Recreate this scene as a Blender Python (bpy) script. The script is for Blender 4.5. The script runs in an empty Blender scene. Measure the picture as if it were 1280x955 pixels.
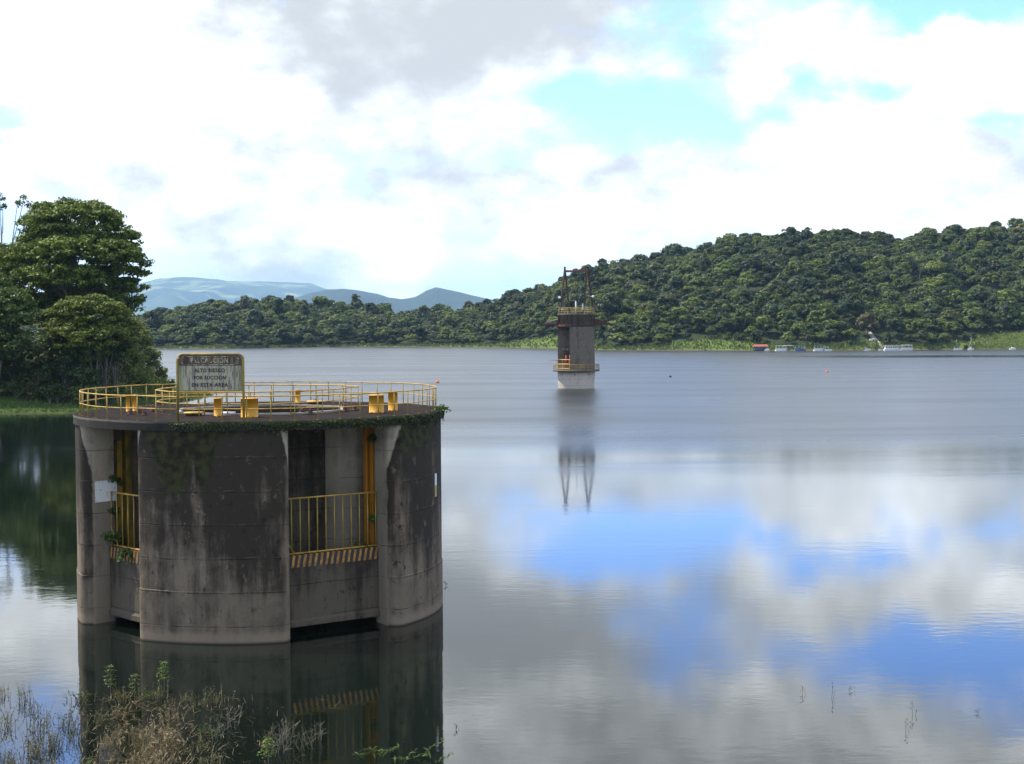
import bpy, math, random
import numpy as np
from math import sin, cos, pi, radians, sqrt, atan2
from mathutils import Vector, Matrix, noise

S = bpy.context.scene
COL = S.collection
random.seed(7)
RNG = np.random.default_rng(11)

# ------------------------------------------------------------------ camera
F, CAMH, PITCH, ROLL = 1800.0, 11.9, radians(2.116), radians(-0.3)
cam_d = bpy.data.cameras.new('camera')
cam = bpy.data.objects.new('camera', cam_d)
COL.objects.link(cam)
cam_d.sensor_width = 36.0
cam_d.lens = 36.0 * F / 1280.0
cam_d.clip_start, cam_d.clip_end = 0.5, 60000
CM = Matrix.Rotation(pi / 2 - PITCH, 3, 'X') @ Matrix.Rotation(ROLL, 3, 'Z')
cam.matrix_world = Matrix.Translation((0, 0, CAMH)) @ CM.to_4x4()
S.camera = cam

# ------------------------------------------------------------------ render, view
S.render.engine = 'CYCLES'
S.cycles.use_denoising = True
S.cycles.max_bounces = 6
S.cycles.diffuse_bounces = 3
S.cycles.glossy_bounces = 3
S.cycles.volume_bounces = 0
S.cycles.sample_clamp_indirect = 6
S.view_settings.view_transform = 'Standard'
S.view_settings.look = 'None'
S.view_settings.exposure = 0.60
S.view_settings.gamma = 1.0

# ------------------------------------------------------------------ node helpers
class NT:
    def __init__(s, tree): s.t = tree; s.n = tree.nodes; s.l = tree.links
    def link(s, inp, v):
        if v is None: return
        if hasattr(v, 'is_output'): s.l.new(v, inp)
        else: inp.default_value = v
    def node(s, kind, **kw):
        nd = s.n.new(kind)
        for k, v in kw.items(): setattr(nd, k, v)
        return nd
    def m(s, op, a, b=None, c=None, clamp=False):
        nd = s.node('ShaderNodeMath', operation=op, use_clamp=clamp)
        for i, v in enumerate((a, b, c)): s.link(nd.inputs[i], v)
        return nd.outputs[0]
    def vm(s, op, a, b=None):
        nd = s.node('ShaderNodeVectorMath', operation=op)
        s.link(nd.inputs[0], a); s.link(nd.inputs[1], b)
        return nd.outputs[0]
    def comb(s, x, y, z):
        nd = s.node('ShaderNodeCombineXYZ')
        for i, v in enumerate((x, y, z)): s.link(nd.inputs[i], v)
        return nd.outputs[0]
    def sep(s, v):
        nd = s.node('ShaderNodeSeparateXYZ'); s.link(nd.inputs[0], v)
        return nd.outputs
    def noise(s, vec, scale, detail=4.0, rough=0.55, dist=0.0):
        nd = s.node('ShaderNodeTexNoise'); s.link(nd.inputs['Vector'], vec)
        s.link(nd.inputs['Scale'], scale); s.link(nd.inputs['Detail'], detail)
        s.link(nd.inputs['Roughness'], rough); s.link(nd.inputs['Distortion'], dist)
        return nd.outputs[0]
    def noisec(s, vec, scale, detail=3.0):
        nd = s.node('ShaderNodeTexNoise'); s.link(nd.inputs['Vector'], vec)
        s.link(nd.inputs['Scale'], scale); s.link(nd.inputs['Detail'], detail)
        return nd.outputs[1]
    def ramp(s, f, a, b, lo=0.0, hi=1.0, smooth=True):
        nd = s.node('ShaderNodeMapRange')
        if smooth: nd.interpolation_type = 'SMOOTHSTEP'
        s.link(nd.inputs[0], f); s.link(nd.inputs[1], a); s.link(nd.inputs[2], b)
        s.link(nd.inputs[3], lo); s.link(nd.inputs[4], hi)
        return nd.outputs[0]
    def mix(s, f, a, b, mode='MIX'):
        nd = s.node('ShaderNodeMix', data_type='RGBA', blend_type=mode)
        s.link(nd.inputs[0], f)
        for i, v in ((6, a), (7, b)):
            if isinstance(v, tuple) and len(v) == 3: v = (*v, 1.0)
            s.link(nd.inputs[i], v)
        return nd.outputs[2]
    def bump(s, h, strength=0.3, dist=0.05):
        nd = s.node('ShaderNodeBump'); s.link(nd.inputs['Height'], h)
        s.link(nd.inputs['Strength'], strength); s.link(nd.inputs['Distance'], dist)
        return nd.outputs[0]

def material(name):
    m = bpy.data.materials.new(name); m.use_nodes = True
    t = NT(m.node_tree)
    b = m.node_tree.nodes['Principled BSDF']
    return m, t, b

def setp(t, b, color=None, rough=None, normal=None, spec=None, metal=None):
    if color is not None:
        if isinstance(color, tuple) and len(color) == 3: color = (*color, 1)
        t.link(b.inputs['Base Color'], color)
    if rough is not None: t.link(b.inputs['Roughness'], rough)
    if normal is not None: t.link(b.inputs['Normal'], normal)
    if spec is not None: t.link(b.inputs['Specular IOR Level'], spec)
    if metal is not None: t.link(b.inputs['Metallic'], metal)

def objco(t): return t.node('ShaderNodeTexCoord').outputs['Object']
def worldpos(t): return t.node('ShaderNodeNewGeometry').outputs['Position']

# ------------------------------------------------------------------ sky and sun
SUN_EL, SUN_AZ = radians(58), radians(-70)      # azimuth measured from +Y towards +X
W = bpy.data.worlds.new('World'); S.world = W
W.use_nodes = True
t = NT(W.node_tree)
bg = W.node_tree.nodes['Background']
sky = t.node('ShaderNodeTexSky', sky_type='NISHITA')
sky.sun_disc = False
sky.sun_elevation, sky.sun_rotation = SUN_EL, SUN_AZ
sky.altitude = 500; sky.air_density = 1.0; sky.dust_density = 0.4; sky.ozone_density = 1.5
dirv = t.node('ShaderNodeTexCoord').outputs['Generated']
wx, wy, wz = t.sep(dirv)
# warp the direction a little so that the cloud masses get ragged outlines
st = t.comb(wx, wy, t.m('MULTIPLY', wz, 1.7))
warp = t.vm('SUBTRACT', t.noisec(st, 14.0, 5.0), (0.5, 0.5, 0.5))
w_x, w_y, w_z = t.sep(warp)
AZ = t.m('ADD', t.m('ARCTAN2', wx, wy), t.m('MULTIPLY', w_x, 0.11))
EL = t.m('ADD', t.m('ARCSINE', wz), t.m('MULTIPLY', w_z, 0.06))
def blob(px, py, sx, sy):
    a0, e0 = (px - 640) / F, (410 - py) / F
    a = t.m('DIVIDE', t.m('SUBTRACT', AZ, a0), sx / F)
    e = t.m('DIVIDE', t.m('SUBTRACT', EL, e0), sy / F)
    r2 = t.m('ADD', t.m('MULTIPLY', a, a), t.m('MULTIPLY', e, e))
    return t.m('POWER', 2.718, t.m('MULTIPLY', r2, -1.0))
def blobs(lst, start):
    acc = start
    for px, py, sx, sy, amp in lst:
        acc = t.m('ADD', acc, t.m('MULTIPLY', blob(px, py, sx, sy), amp))
    return acc
n1 = t.noise(st, 7.0, 9.0, 0.62)
n1 = t.m('ADD', t.m('MULTIPLY', t.m('SUBTRACT', n1, 0.5), 1.5), 0.5)
n1 = t.m('ADD', n1, t.m('MULTIPLY', t.m('SUBTRACT', t.noise(st, 30.0, 8.0, 0.6), 0.5), 0.22))
def billow(scale, off):
    v = t.node('ShaderNodeTexVoronoi', feature='SMOOTH_F1')
    t.link(v.inputs['Vector'], t.vm('ADD', t.vm('ADD', t.comb(wx, wy, t.m('MULTIPLY', wz, 1.4)), t.vm('MULTIPLY', warp, (0.05, 0.05, 0.05))), off))
    v.inputs['Scale'].default_value = scale; v.inputs['Smoothness'].default_value = 0.35
    return t.m('SUBTRACT', 0.42, v.outputs['Distance'])
puffs = t.m('ADD', t.m('MULTIPLY', billow(17.0, (0, 0, 0)), 0.6), t.m('MULTIPLY', billow(41.0, (.3, .1, .2)), 0.4))
n1 = t.m('ADD', n1, t.m('MULTIPLY', puffs, 0.30))
dens = blobs([
    (905, 160, 180, 32, -0.36), (700, 116, 130, 24, -0.22), (800, 130, 260, 60, -0.10), (1170, 28, 130, 26, -0.40), (1000, 120, 90, 22, -0.18),
    (1090, -10, 150, 36, -0.22), (15, 165, 45, 40, -0.25), (620, 200, 60, 18, -0.12), (1240, 172, 55, 18, -0.34),
    (30, -110, 130, 60, -0.40), (560, 165, 60, 14, -0.08), (60, 330, 160, 40, -0.05), (300, 330, 160, 20, -0.05),
    (1130, 225, 130, 62, 0.42), (1115, 92, 140, 26, 0.34), (180, 120, 220, 130, 0.30),
    (520, 60, 300, 80, 0.40), (620, 260, 380, 60, 0.28), (700, -90, 500, 70, 0.34), (900, 240, 160, 40, 0.15),
    (1150, -140, 240, 60, 0.25)], n1)
cover = t.ramp(dens, 0.22, 0.64)
# light and grey parts of the cloud
n2 = t.noise(t.vm('ADD', st, (3.1, 1.7, 0.4)), 10.0, 9.0, 0.62)
n2 = t.m('ADD', t.m('MULTIPLY', t.m('SUBTRACT', n2, 0.5), 1.3), 0.5)
n2 = t.m('ADD', n2, t.m('MULTIPLY', t.m('SUBTRACT', t.noise(st, 34.0, 7.0, 0.6), 0.5), 0.30))
lit = blobs([
    (620, 50, 290, 60, -0.24), (430, 70, 140, 60, -0.08), (820, 40, 150, 50, -0.10), (640, 310, 1600, 50, 0.10), (250, 260, 260, 35, -0.08), (930, 70, 80, 20, -0.18),
    (700, 190, 240, 40, -0.12), (330, 335, 200, 20, -0.10), (720, -110, 240, 60, -0.06), (1130, -150, 260, 45, 0.0),
    (1110, 190, 90, 60, 0.22), (150, 100, 160, 120, 0.25), (560, 325, 100, 30, 0.20), (1130, 80, 120, 25, 0.05),
    (1150, 262, 150, 30, 0.0)], n2)
lit = t.ramp(t.m('ADD', lit, t.m('MULTIPLY', puffs, 0.48)), 0.06, 1.32)
cloud = t.mix(lit, (4.75, 4.95, 5.05), (19.6, 20.2, 20.3))
skyc = t.mix(1.0, sky.outputs[0], (1.45, 1.85, 2.75), 'MULTIPLY')
t.link(bg.inputs['Color'], t.mix(cover, skyc, cloud))
bg.inputs['Strength'].default_value = 0.1

sun_d = bpy.data.lights.new('sun', 'SUN')
sun_d.energy = 4.8; sun_d.angle = radians(0.6); sun_d.color = (1.0, 0.92, 0.78)
sun = bpy.data.objects.new('sun', sun_d); COL.objects.link(sun)
sv = Vector((sin(SUN_AZ) * cos(SUN_EL), cos(SUN_AZ) * cos(SUN_EL), sin(SUN_EL)))
sun.rotation_euler = sv.to_track_quat('Z', 'Y').to_euler()
sun.location = (-60, 20, 90)

# ------------------------------------------------------------------ placing by sight line
def ray(x, y): return CM @ Vector(((x - 640) / F, -(y - 477.5) / F, -1))
def onz(x, y, z=0.0):
    r = ray(x, y); return Vector((0, 0, CAMH)) + r * ((z - CAMH) / r.z)
def aty(x, y, Y):
    r = ray(x, y); return Vector((0, 0, CAMH)) + r * (Y / r.y)

# ------------------------------------------------------------------ mesh helpers
class MB:
    def __init__(s): s.v, s.f, s.mi, s.sm = [], [], [], []
    def add(s, vs, fs, mi=0, smooth=False):
        o = len(s.v); s.v += [tuple(p) for p in vs]
        for f in fs:
            s.f.append(tuple(i + o for i in f)); s.mi.append(mi); s.sm.append(smooth)
        return s
    def box(s, c, size, rot=None, mi=0):
        hx, hy, hz = size[0] / 2, size[1] / 2, size[2] / 2
        P = [Vector((a * hx, b * hy, d * hz)) for d in (-1, 1) for b in (-1, 1) for a in (-1, 1)]
        if rot is not None:
            if not isinstance(rot, Matrix): rot = Matrix.Rotation(rot, 3, 'Z')
            P = [rot @ p for p in P]
        c = Vector(c)
        return s.add([p + c for p in P], [(0, 2, 3, 1), (4, 5, 7, 6), (0, 1, 5, 4), (2, 6, 7, 3), (0, 4, 6, 2), (1, 3, 7, 5)], mi)
    def tube(s, pts, rad, sides=6, mi=0, closed=False, cap=True):
        pts = [Vector(p) for p in pts]; n = len(pts)
        if not hasattr(rad, '__len__'): rad = [rad] * n
        vs = []; up0 = Vector((0, 0, 1))
        for i, p in enumerate(pts):
            if closed: d = pts[(i + 1) % n] - pts[i - 1]
            else: d = pts[min(i + 1, n - 1)] - pts[max(i - 1, 0)]
            d.normalize()
            up = up0 if abs(d.z) < 0.9 else Vector((1, 0, 0))
            a = d.cross(up).normalized(); b = a.cross(d)
            for k in range(sides):
                w = 2 * pi * k / sides
                vs.append(p + (a * cos(w) + b * sin(w)) * rad[i])
        fs = []
        for i in range(n if closed else n - 1):
            j = (i + 1) % n
            for k in range(sides):
                l = (k + 1) % sides
                fs.append((i * sides + k, i * sides + l, j * sides + l, j * sides + k))
        if cap and not closed:
            fs.append(tuple(range(sides))[::-1]); fs.append(tuple(range((n - 1) * sides, n * sides)))
        return s.add(vs, fs, mi, sides > 4)
    def lathe(s, prof, c=(0, 0, 0), sides=16, mi=0, smooth=True):
        vs, fs = [], []
        for r, z in prof:
            for k in range(sides):
                w = 2 * pi * k / sides
                vs.append((c[0] + r * cos(w), c[1] + r * sin(w), c[2] + z))
        for i in range(len(prof) - 1):
            for k in range(sides):
                l = (k + 1) % sides
                fs.append((i * sides + k, i * sides + l, (i + 1) * sides + l, (i + 1) * sides + k))
        if prof[0][0] > 1e-4: fs.append(tuple(range(sides))[::-1])
        if prof[-1][0] > 1e-4: fs.append(tuple(range((len(prof) - 1) * sides, len(prof) * sides)))
        return s.add(vs, fs, mi, smooth)
    def prism(s, outline, z0, z1, mi=0):
        n = len(outline)
        vs = [(x, y, z0) for x, y in outline] + [(x, y, z1) for x, y in outline]
        fs = [(i, (i + 1) % n, n + (i + 1) % n, n + i) for i in range(n)]
        fs += [tuple(range(n))[::-1], tuple(range(n, 2 * n))]
        return s.add(vs, fs, mi)
    def mesh(s, name, mats):
        me = bpy.data.meshes.new(name); me.from_pydata(s.v, [], s.f)
        for m in (mats if isinstance(mats, (list, tuple)) else [mats]): me.materials.append(m)
        me.polygons.foreach_set('material_index', s.mi)
        me.polygons.foreach_set('use_smooth', s.sm)
        me.update()
        return me
    def build(s, name, mats, parent=None, **kw):
        return link(name, s.mesh(name, mats), parent, **kw)

def link(name, me, parent=None, loc=None, rotz=None):
    o = bpy.data.objects.new(name, me); COL.objects.link(o)
    if parent is not None: o.parent = parent
    if loc is not None: o.location = loc
    if rotz is not None: o.rotation_euler = (0, 0, rotz)
    return o
def tag(o, label=None, cat=None, group=None, kind=None):
    if label: o['label'] = label
    if cat: o['category'] = cat
    if group: o['group'] = group
    if kind: o['kind'] = kind
    return o
def thing(name, label, cat, loc=(0, 0, 0), rotz=0.0, group=None, scale=None):
    o = bpy.data.objects.new(name, None); COL.objects.link(o)
    o.location = loc; o.rotation_euler = (0, 0, rotz); o.empty_display_size = 0.5
    if scale is not None: o.scale = (scale,) * 3 if not hasattr(scale, '__len__') else scale
    return tag(o, label, cat, group)
def copy_tree(o, parent=None):
    c = o.copy(); COL.objects.link(c)
    if parent is not None: c.parent = parent
    for ch in [k for k in o.children]: copy_tree(ch, c)
    return c

def quads_mesh(name, V, tone, mat):
    """V (n,4,3) quads, tone (n,) per face -> mesh with a point attribute 'tone'"""
    n = len(V); me = bpy.data.meshes.new(name)
    me.vertices.add(n * 4); me.vertices.foreach_set('co', V.reshape(-1).astype(np.float32))
    me.loops.add(n * 4); me.loops.foreach_set('vertex_index', np.arange(n * 4, dtype=np.int32))
    me.polygons.add(n); me.polygons.foreach_set('loop_start', np.arange(0, n * 4, 4, dtype=np.int32))
    me.polygons.foreach_set('loop_total', np.full(n, 4, dtype=np.int32))
    a = me.attributes.new('tone', 'FLOAT', 'POINT'); a.data.foreach_set('value', np.repeat(tone, 4).astype(np.float32))
    me.materials.append(mat); me.update(calc_edges=True)
    return me

def unit(a): return a / np.maximum(np.linalg.norm(a, axis=-1, keepdims=True), 1e-9)
def leaf_quads(pos, nrm, length, width, rng):
    n = len(pos)
    r = unit(rng.normal(size=(n, 3)))
    tt = unit(np.cross(nrm, r)); bb = np.cross(nrm, tt)
    L = (length * rng.uniform(0.65, 1.3, n))[:, None]; Wd = (width * rng.uniform(0.7, 1.25, n))[:, None]
    droop = nrm * (-0.22 * L)
    return np.stack([pos - tt * L + droop, pos - bb * Wd, pos + tt * L + droop, pos + bb * Wd], axis=1)

def clump_leaves(cen, rad, cnt, tone, length, width, rng, up=0.45, out=None):
    """cen (k,3), rad (k,3), cnt int leaves each, tone (k,)"""
    k = len(cen)
    c = np.repeat(cen, cnt, 0); r = np.repeat(rad, cnt, 0); tn = np.repeat(tone, cnt)
    d = unit(rng.normal(size=(k * cnt, 3)))
    rr = rng.uniform(0.35, 1.0, k * cnt)[:, None] ** 0.6
    pos = c + d * r * rr
    nrm = unit((d * 0.5 if out is None else d * 0.3 + np.repeat(out, cnt, 0) * 0.65) + np.array([0, 0, up]) + rng.normal(size=d.shape) * 0.38)
    return leaf_quads(pos, nrm, length, width, rng), tn + rng.normal(size=k * cnt) * 0.10

# ------------------------------------------------------------------ materials
def leaf_material(name, dark, mid, light, hue_var=0.0, trans=0.25):
    m, t, b = material(name)
    at = t.node('ShaderNodeAttribute', attribute_name='tone').outputs['Fac']
    rnd = t.node('ShaderNodeObjectInfo').outputs['Random']
    f = t.m('ADD', at, t.m('MULTIPLY', t.m('SUBTRACT', rnd, 0.5), hue_var))
    cr = t.node('ShaderNodeValToRGB')
    e = cr.color_ramp.elements
    e[0].position, e[0].color = 0.1, (*dark, 1); e[1].position, e[1].color = 0.95, (*light, 1)
    k = e.new(0.5); k.color = (*mid, 1)
    t.link(cr.inputs[0], f)
    col = cr.outputs[0]
    if hue_var > 0:
        r2 = t.m('FRACT', t.m('MULTIPLY', rnd, 17.37))
        col = t.mix(t.ramp(r2, 0.72, 1.0, 0.0, 0.65, False), col, (0.078, 0.076, 0.024))
        r3 = t.m('FRACT', t.m('MULTIPLY', rnd, 53.71))
        col = t.mix(t.ramp(r3, 0.80, 1.0, 0.0, 0.7, False), col, (0.058, 0.088, 0.042))
    setp(t, b, col, 0.55, spec=0.25)
    tr = t.node('ShaderNodeBsdfTranslucent'); t.link(tr.inputs[0], col)
    mx = t.node('ShaderNodeMixShader'); mx.inputs[0].default_value = trans
    t.l.new(b.outputs[0], mx.inputs[1]); t.l.new(tr.outputs[0], mx.inputs[2])
    out = m.node_tree.nodes['Material Output']; t.l.new(mx.outputs[0], out.inputs[0])
    return m

M_FAR = leaf_material('forest_foliage', (0.022, 0.040, 0.009), (0.060, 0.093, 0.015), (0.128, 0.165, 0.022), 1.0)
M_TREE = leaf_material('big_tree_foliage', (0.036, 0.060, 0.008), (0.095, 0.140, 0.015), (0.180, 0.230, 0.024), 0.08)
M_MOUND = leaf_material('mound_tree_foliage', (0.036, 0.056, 0.008), (0.088, 0.122, 0.015), (0.150, 0.185, 0.022), 0.08)
M_BUSH = leaf_material('bush_foliage', (0.018, 0.036, 0.009), (0.048, 0.082, 0.016), (0.105, 0.150, 0.028), 0.30)
M_LIGHT = leaf_material('light_bush_foliage', (0.040, 0.070, 0.014), (0.095, 0.140, 0.026), (0.190, 0.235, 0.055), 0.25)
M_RUSSET = leaf_material('russet_foliage', (0.060, 0.050, 0.022), (0.130, 0.105, 0.042), (0.200, 0.160, 0.070), 0.1)
M_FERN = leaf_material('fern_foliage', (0.030, 0.065, 0.012), (0.065, 0.120, 0.020), (0.120, 0.180, 0.030), 0.2)
M_MOSS = leaf_material('moss', (0.016, 0.024, 0.006), (0.040, 0.055, 0.012), (0.085, 0.110, 0.022), 0.0, 0.1)
M_DEAD = leaf_material('dead_weed', (0.080, 0.060, 0.030), (0.220, 0.165, 0.085), (0.400, 0.320, 0.180), 0.2, 0.15)
M_BRIGHT = leaf_material('bright_crown_foliage', (0.060, 0.095, 0.014), (0.130, 0.185, 0.028), (0.220, 0.270, 0.050), 0.1)
M_HERB = leaf_material('olive_herb', (0.035, 0.042, 0.014), (0.095, 0.105, 0.034), (0.190, 0.195, 0.075), 0.25)
M_TWIG = leaf_material('grey_twig', (0.080, 0.070, 0.050), (0.150, 0.130, 0.095), (0.220, 0.195, 0.150), 0.1, 0.0)

def bark(name, c1, c2):
    m, t, b = material(name)
    p = objco(t)
    n = t.noise(t.vm('MULTIPLY', p, (3, 3, 0.6)), 2.0, 6)
    setp(t, b, t.mix(t.ramp(n, 0.35, 0.65), c1, c2), 0.9, t.bump(n, 0.5, 0.05))
    return m
M_BARK = bark('bark', (0.06, 0.05, 0.035), (0.16, 0.14, 0.11))
M_PALEBARK = bark('pale_bark', (0.18, 0.15, 0.11), (0.36, 0.31, 0.25))

def painted(name, c, c2, scale=3.0, rough=0.55, lo=0.45, hi=0.62, spec=0.35, metal=0.0):
    m, t, b = material(name)
    p = objco(t)
    n = t.noise(t.vm('MULTIPLY', p, (1, 1, 0.5)), scale, 7, 0.62)
    col = t.mix(t.ramp(n, lo, hi), c, c2)
    n2 = t.noise(p, scale * 9, 4)
    col = t.mix(t.m('MULTIPLY', n2, 0.35), col, tuple(x * 0.55 for x in c))
    setp(t, b, col, rough, t.bump(n2, 0.15, 0.01), spec=spec, metal=metal)
    return m
M_YELLOW = painted('yellow_rail_paint', (0.60, 0.35, 0.055), (0.26, 0.19, 0.05), 2.2, lo=.40, hi=.66)
M_POST = painted('mossy_yellow_post_paint', (0.40, 0.27, 0.05), (0.16, 0.14, 0.045), 2.0, lo=.38, hi=.64)
M_DRUM = painted('yellow_casing_paint', (0.62, 0.30, 0.022), (0.42, 0.24, 0.03), 1.2, 0.5, 0.5, 0.75)
M_ORANGE = painted('orange_guide_paint', (0.58, 0.23, 0.022), (0.38, 0.15, 0.02), 1.4, 0.5, 0.5, 0.7)
M_OLIVE = painted('olive_guide_paint', (0.36, 0.22, 0.03), (0.10, 0.10, 0.03), 1.2, 0.6, 0.4, 0.6)
M_RUST = painted('rusty_steel', (0.070, 0.034, 0.024), (0.045, 0.032, 0.027), 2.0, 0.8)
M_REDRUST = painted('red_oxide_steel', (0.19, 0.060, 0.040), (0.10, 0.046, 0.035), 1.5, 0.7)
M_DARK = painted('dark_steel', (0.03, 0.028, 0.026), (0.06, 0.05, 0.045), 2.0, 0.7)
M_WHITE = painted('white_paint', (0.78, 0.78, 0.76), (0.60, 0.59, 0.56), 1.0, 0.4)
M_RED = painted('red_paint', (0.30, 0.06, 0.04), (0.20, 0.05, 0.035), 1.0, 0.5)
M_ORANGEBUOY = painted('orange_plastic', (0.70, 0.12, 0.04), (0.60, 0.16, 0.06), 1.0, 0.4)
M_REDROOF = painted('red_roof_sheet', (0.36, 0.085, 0.050), (0.26, 0.08, 0.05), 0.5, 0.6)
M_TEAL = painted('teal_paint', (0.05, 0.15, 0.17), (0.04, 0.10, 0.12), 0.6, 0.5)
M_BLUE = painted('blue_tarpaulin', (0.10, 0.16, 0.30), (0.07, 0.11, 0.20), 0.6, 0.5)
M_CREAM = painted('cream_paint', (0.66, 0.62, 0.48), (0.55, 0.50, 0.38), 0.6, 0.5)
M_GLASSDARK = painted('dark_window', (0.02, 0.025, 0.03), (0.03, 0.035, 0.04), 1.0, 0.12, spec=0.6)

def concrete(name, base, stain, waterband=True, moss=False, sheltered=None, top=8.1, stainy=0.5, warm=(0.21, 0.165, 0.125)):
    """cast concrete: pour lines, algae streaks running down, cleaner band near the water"""
    m, t, b = material(name)
    p = objco(t); x, y, z = t.sep(p)
    ang = t.m('MULTIPLY', t.m('ARCTAN2', y, x), 7.7)
    sv_ = t.comb(ang, 0.0, z)
    streak = t.noise(t.vm('MULTIPLY', p, (1.3, 1.3, 0.16)), 1.0, 7, 0.62)
    blot = t.noise(p, 0.75, 9, 0.66, 0.6)
    fine = t.noise(p, 7.0, 6, 0.6)
    hgt = t.ramp(z, 1.2, top, 0.0, 1.0, False)
    f = t.m('ADD', t.m('ADD', t.m('MULTIPLY', streak, 1.10), t.m('MULTIPLY', blot, 0.50)), t.m('MULTIPLY', hgt, 0.22))
    if moss:
        a3 = t.m('ARCTAN2', x, t.m('MULTIPLY', y, -1.0))
        for a0, w_, am in ((0.03, .09, .30), (-.62, .05, .12), (.78, .10, .14), (1.15, .12, .22), (-.36, .05, .10), (-1.12, .05, .15)):
            g = t.m('POWER', 2.718, t.m('MULTIPLY', t.m('POWER', t.m('DIVIDE', t.m('SUBTRACT', a3, a0), w_), 2.0), -1.0))
            f = t.m('ADD', f, t.m('MULTIPLY', t.m('MULTIPLY', g, am), t.ramp(z, 1.0, 4.5)))
        f = t.m('ADD', f, t.m('MULTIPLY', t.ramp(z, 6.6, 7.9), .28))
    f = t.ramp(f, 0.62 + 0.30 * (1 - stainy), 0.95 + 0.30 * (1 - stainy))
    col = t.mix(t.m('MULTIPLY', fine, 0.55), base, tuple(v * 0.62 for v in base))
    col = t.mix(f, col, stain)
    # crusty black patches and pale scuffs
    cr = t.noise(t.vm('MULTIPLY', p, (1.0, 1.0, 0.7)), 2.6, 10, 0.74, 0.25)
    col = t.mix(t.ramp(cr, 0.57, 0.63, 0.0, 0.8), col, tuple(v * 0.5 for v in stain))
    col = t.mix(t.ramp(cr, 0.43, 0.30, 0.0, 0.5), col, tuple(v * 1.6 for v in base))
    # pour lines
    zz = t.m('ADD', z, t.m('MULTIPLY', t.noise(p, 1.4, 3), 0.09))
    fr = t.m('ABSOLUTE', t.m('SUBTRACT', t.m('FRACT', t.m('DIVIDE', zz, 1.28)), 0.54))
    line = t.m('MULTIPLY', t.ramp(fr, 0.022, 0.0), t.ramp(t.noise(sv_, 1.6, 4), 0.38, 0.55))
    col = t.mix(t.m('MULTIPLY', line, 0.85), col, (0.014, 0.0125, 0.011))
    lw = t.ramp(t.m('ABSOLUTE', t.m('SUBTRACT', t.m('FRACT', t.m('DIVIDE', zz, 1.28)), 0.60)), 0.03, 0.0)
    col = t.mix(t.m('MULTIPLY', t.m('MULTIPLY', lw, 0.22), t.ramp(t.noise(sv_, 2.2, 5), .45, .65)), col, (0.20, 0.18, 0.15))
    if waterband:
        low = t.ramp(t.m('ADD', z, t.m('MULTIPLY', t.m('SUBTRACT', t.noise(sv_, 1.5, 5), 0.5), 0.5)), 2.02, 1.7)
        pale = t.mix(blot, tuple(v * .95 for v in warm), tuple(v * 0.35 for v in warm))
        col = t.mix(t.m('MULTIPLY', low, t.ramp(t.noise(t.vm('MULTIPLY', p, (1.2, 1.2, .5)), 1.3, 8, .65), .35, .62, .12, .8)), col, pale)
        base_b = t.ramp(t.m('ADD', z, t.m('MULTIPLY', t.m('SUBTRACT', t.noise(sv_, 2.5, 4), 0.5), 0.35)), 0.55, 0.25)
        col = t.mix(t.m('MULTIPLY', base_b, 0.75), col, warm)
        col = t.mix(t.ramp(z, 0.10, 0.02, 0.0, 0.75), col, (0.035, 0.030, 0.018))
    if moss:
        a2 = t.m('ARCTAN2', x, t.m('MULTIPLY', y, -1.0))
        def drip(a0, w, length, soft):
            g = t.m('POWER', 2.718, t.m('MULTIPLY', t.m('POWER', t.m('DIVIDE', t.m('SUBTRACT', a2, a0), w), 2.0), -1.0))
            lim = t.m('SUBTRACT', top, t.m('MULTIPLY', g, length))
            q = t.m('ADD', z, t.m('MULTIPLY', t.m('SUBTRACT', t.noise(t.vm('MULTIPLY', p, (2.2, 2.2, 0.35)), 1.0, 7, 0.65), 0.5), soft))
            return t.ramp(q, t.m('SUBTRACT', lim, 0.15), t.m('ADD', lim, 0.45))
        d1 = drip(-0.27, 0.12, 2.7, 3.4); d2 = drip(-0.12, 0.06, 2.5, 3.4); d3 = drip(1.05, 0.55, 1.2, 2.4); d4 = drip(0.0, 3.0, 0.25, 1.2)
        mm = t.m('MAXIMUM', t.m('MAXIMUM', d1, d2), t.m('MAXIMUM', d3, d4))
        mc = t.mix(t.ramp(t.noise(p, 3.0, 6), .35, .65), (0.013, 0.010, 0.005), (0.040, 0.042, 0.012))
        col = t.mix(t.m('MULTIPLY', mm, 0.95), col, mc)
    if sheltered:
        # the rain never runs over the faces under the slab edge: they stay pale
        tv = t.node('ShaderNodeAttribute', attribute_name='shelter').outputs['Fac']
        thr = t.m('ADD', t.ramp(z, 8.2, 6.3, 0.0, 0.80, False), t.m('MULTIPLY', t.m('SUBTRACT', t.noise(t.vm('MULTIPLY', p, (1.6, 1.6, .7)), 1.4, 8, .65), 0.5), 0.45))
        msk = t.ramp(tv, t.m('SUBTRACT', thr, 0.02), t.m('ADD', thr, 0.10))
        pc = t.mix(t.m('MULTIPLY', fine, 0.5), sheltered, tuple(v * .62 for v in sheltered))
        pc = t.mix(t.ramp(t.m('ADD', streak, t.m('MULTIPLY', blot, .8)), .82, 1.15, 0, .8), pc, tuple(v * .35 for v in sheltered))
        pc = t.mix(t.m('MULTIPLY', line, .6), pc, (.03, .027, .024))
        pc = t.mix(t.ramp(z, 6.6, 4.9, 0, .45), pc, t.mix(blot, (.030, .027, .023), (.13, .115, .096)))
        pc = t.mix(t.ramp(z, 2.2, 1.2, 0, .6), pc, warm)
        col = t.mix(msk, col, pc)
    h = t.m('SUBTRACT', t.m('ADD', t.m('MULTIPLY', fine, 0.5), t.m('MULTIPLY', cr, 0.8)), t.m('MULTIPLY', line, 0.8))
    setp(t, b, col, 0.88, t.bump(h, 0.55, 0.05), spec=0.25)
    return m
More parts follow.
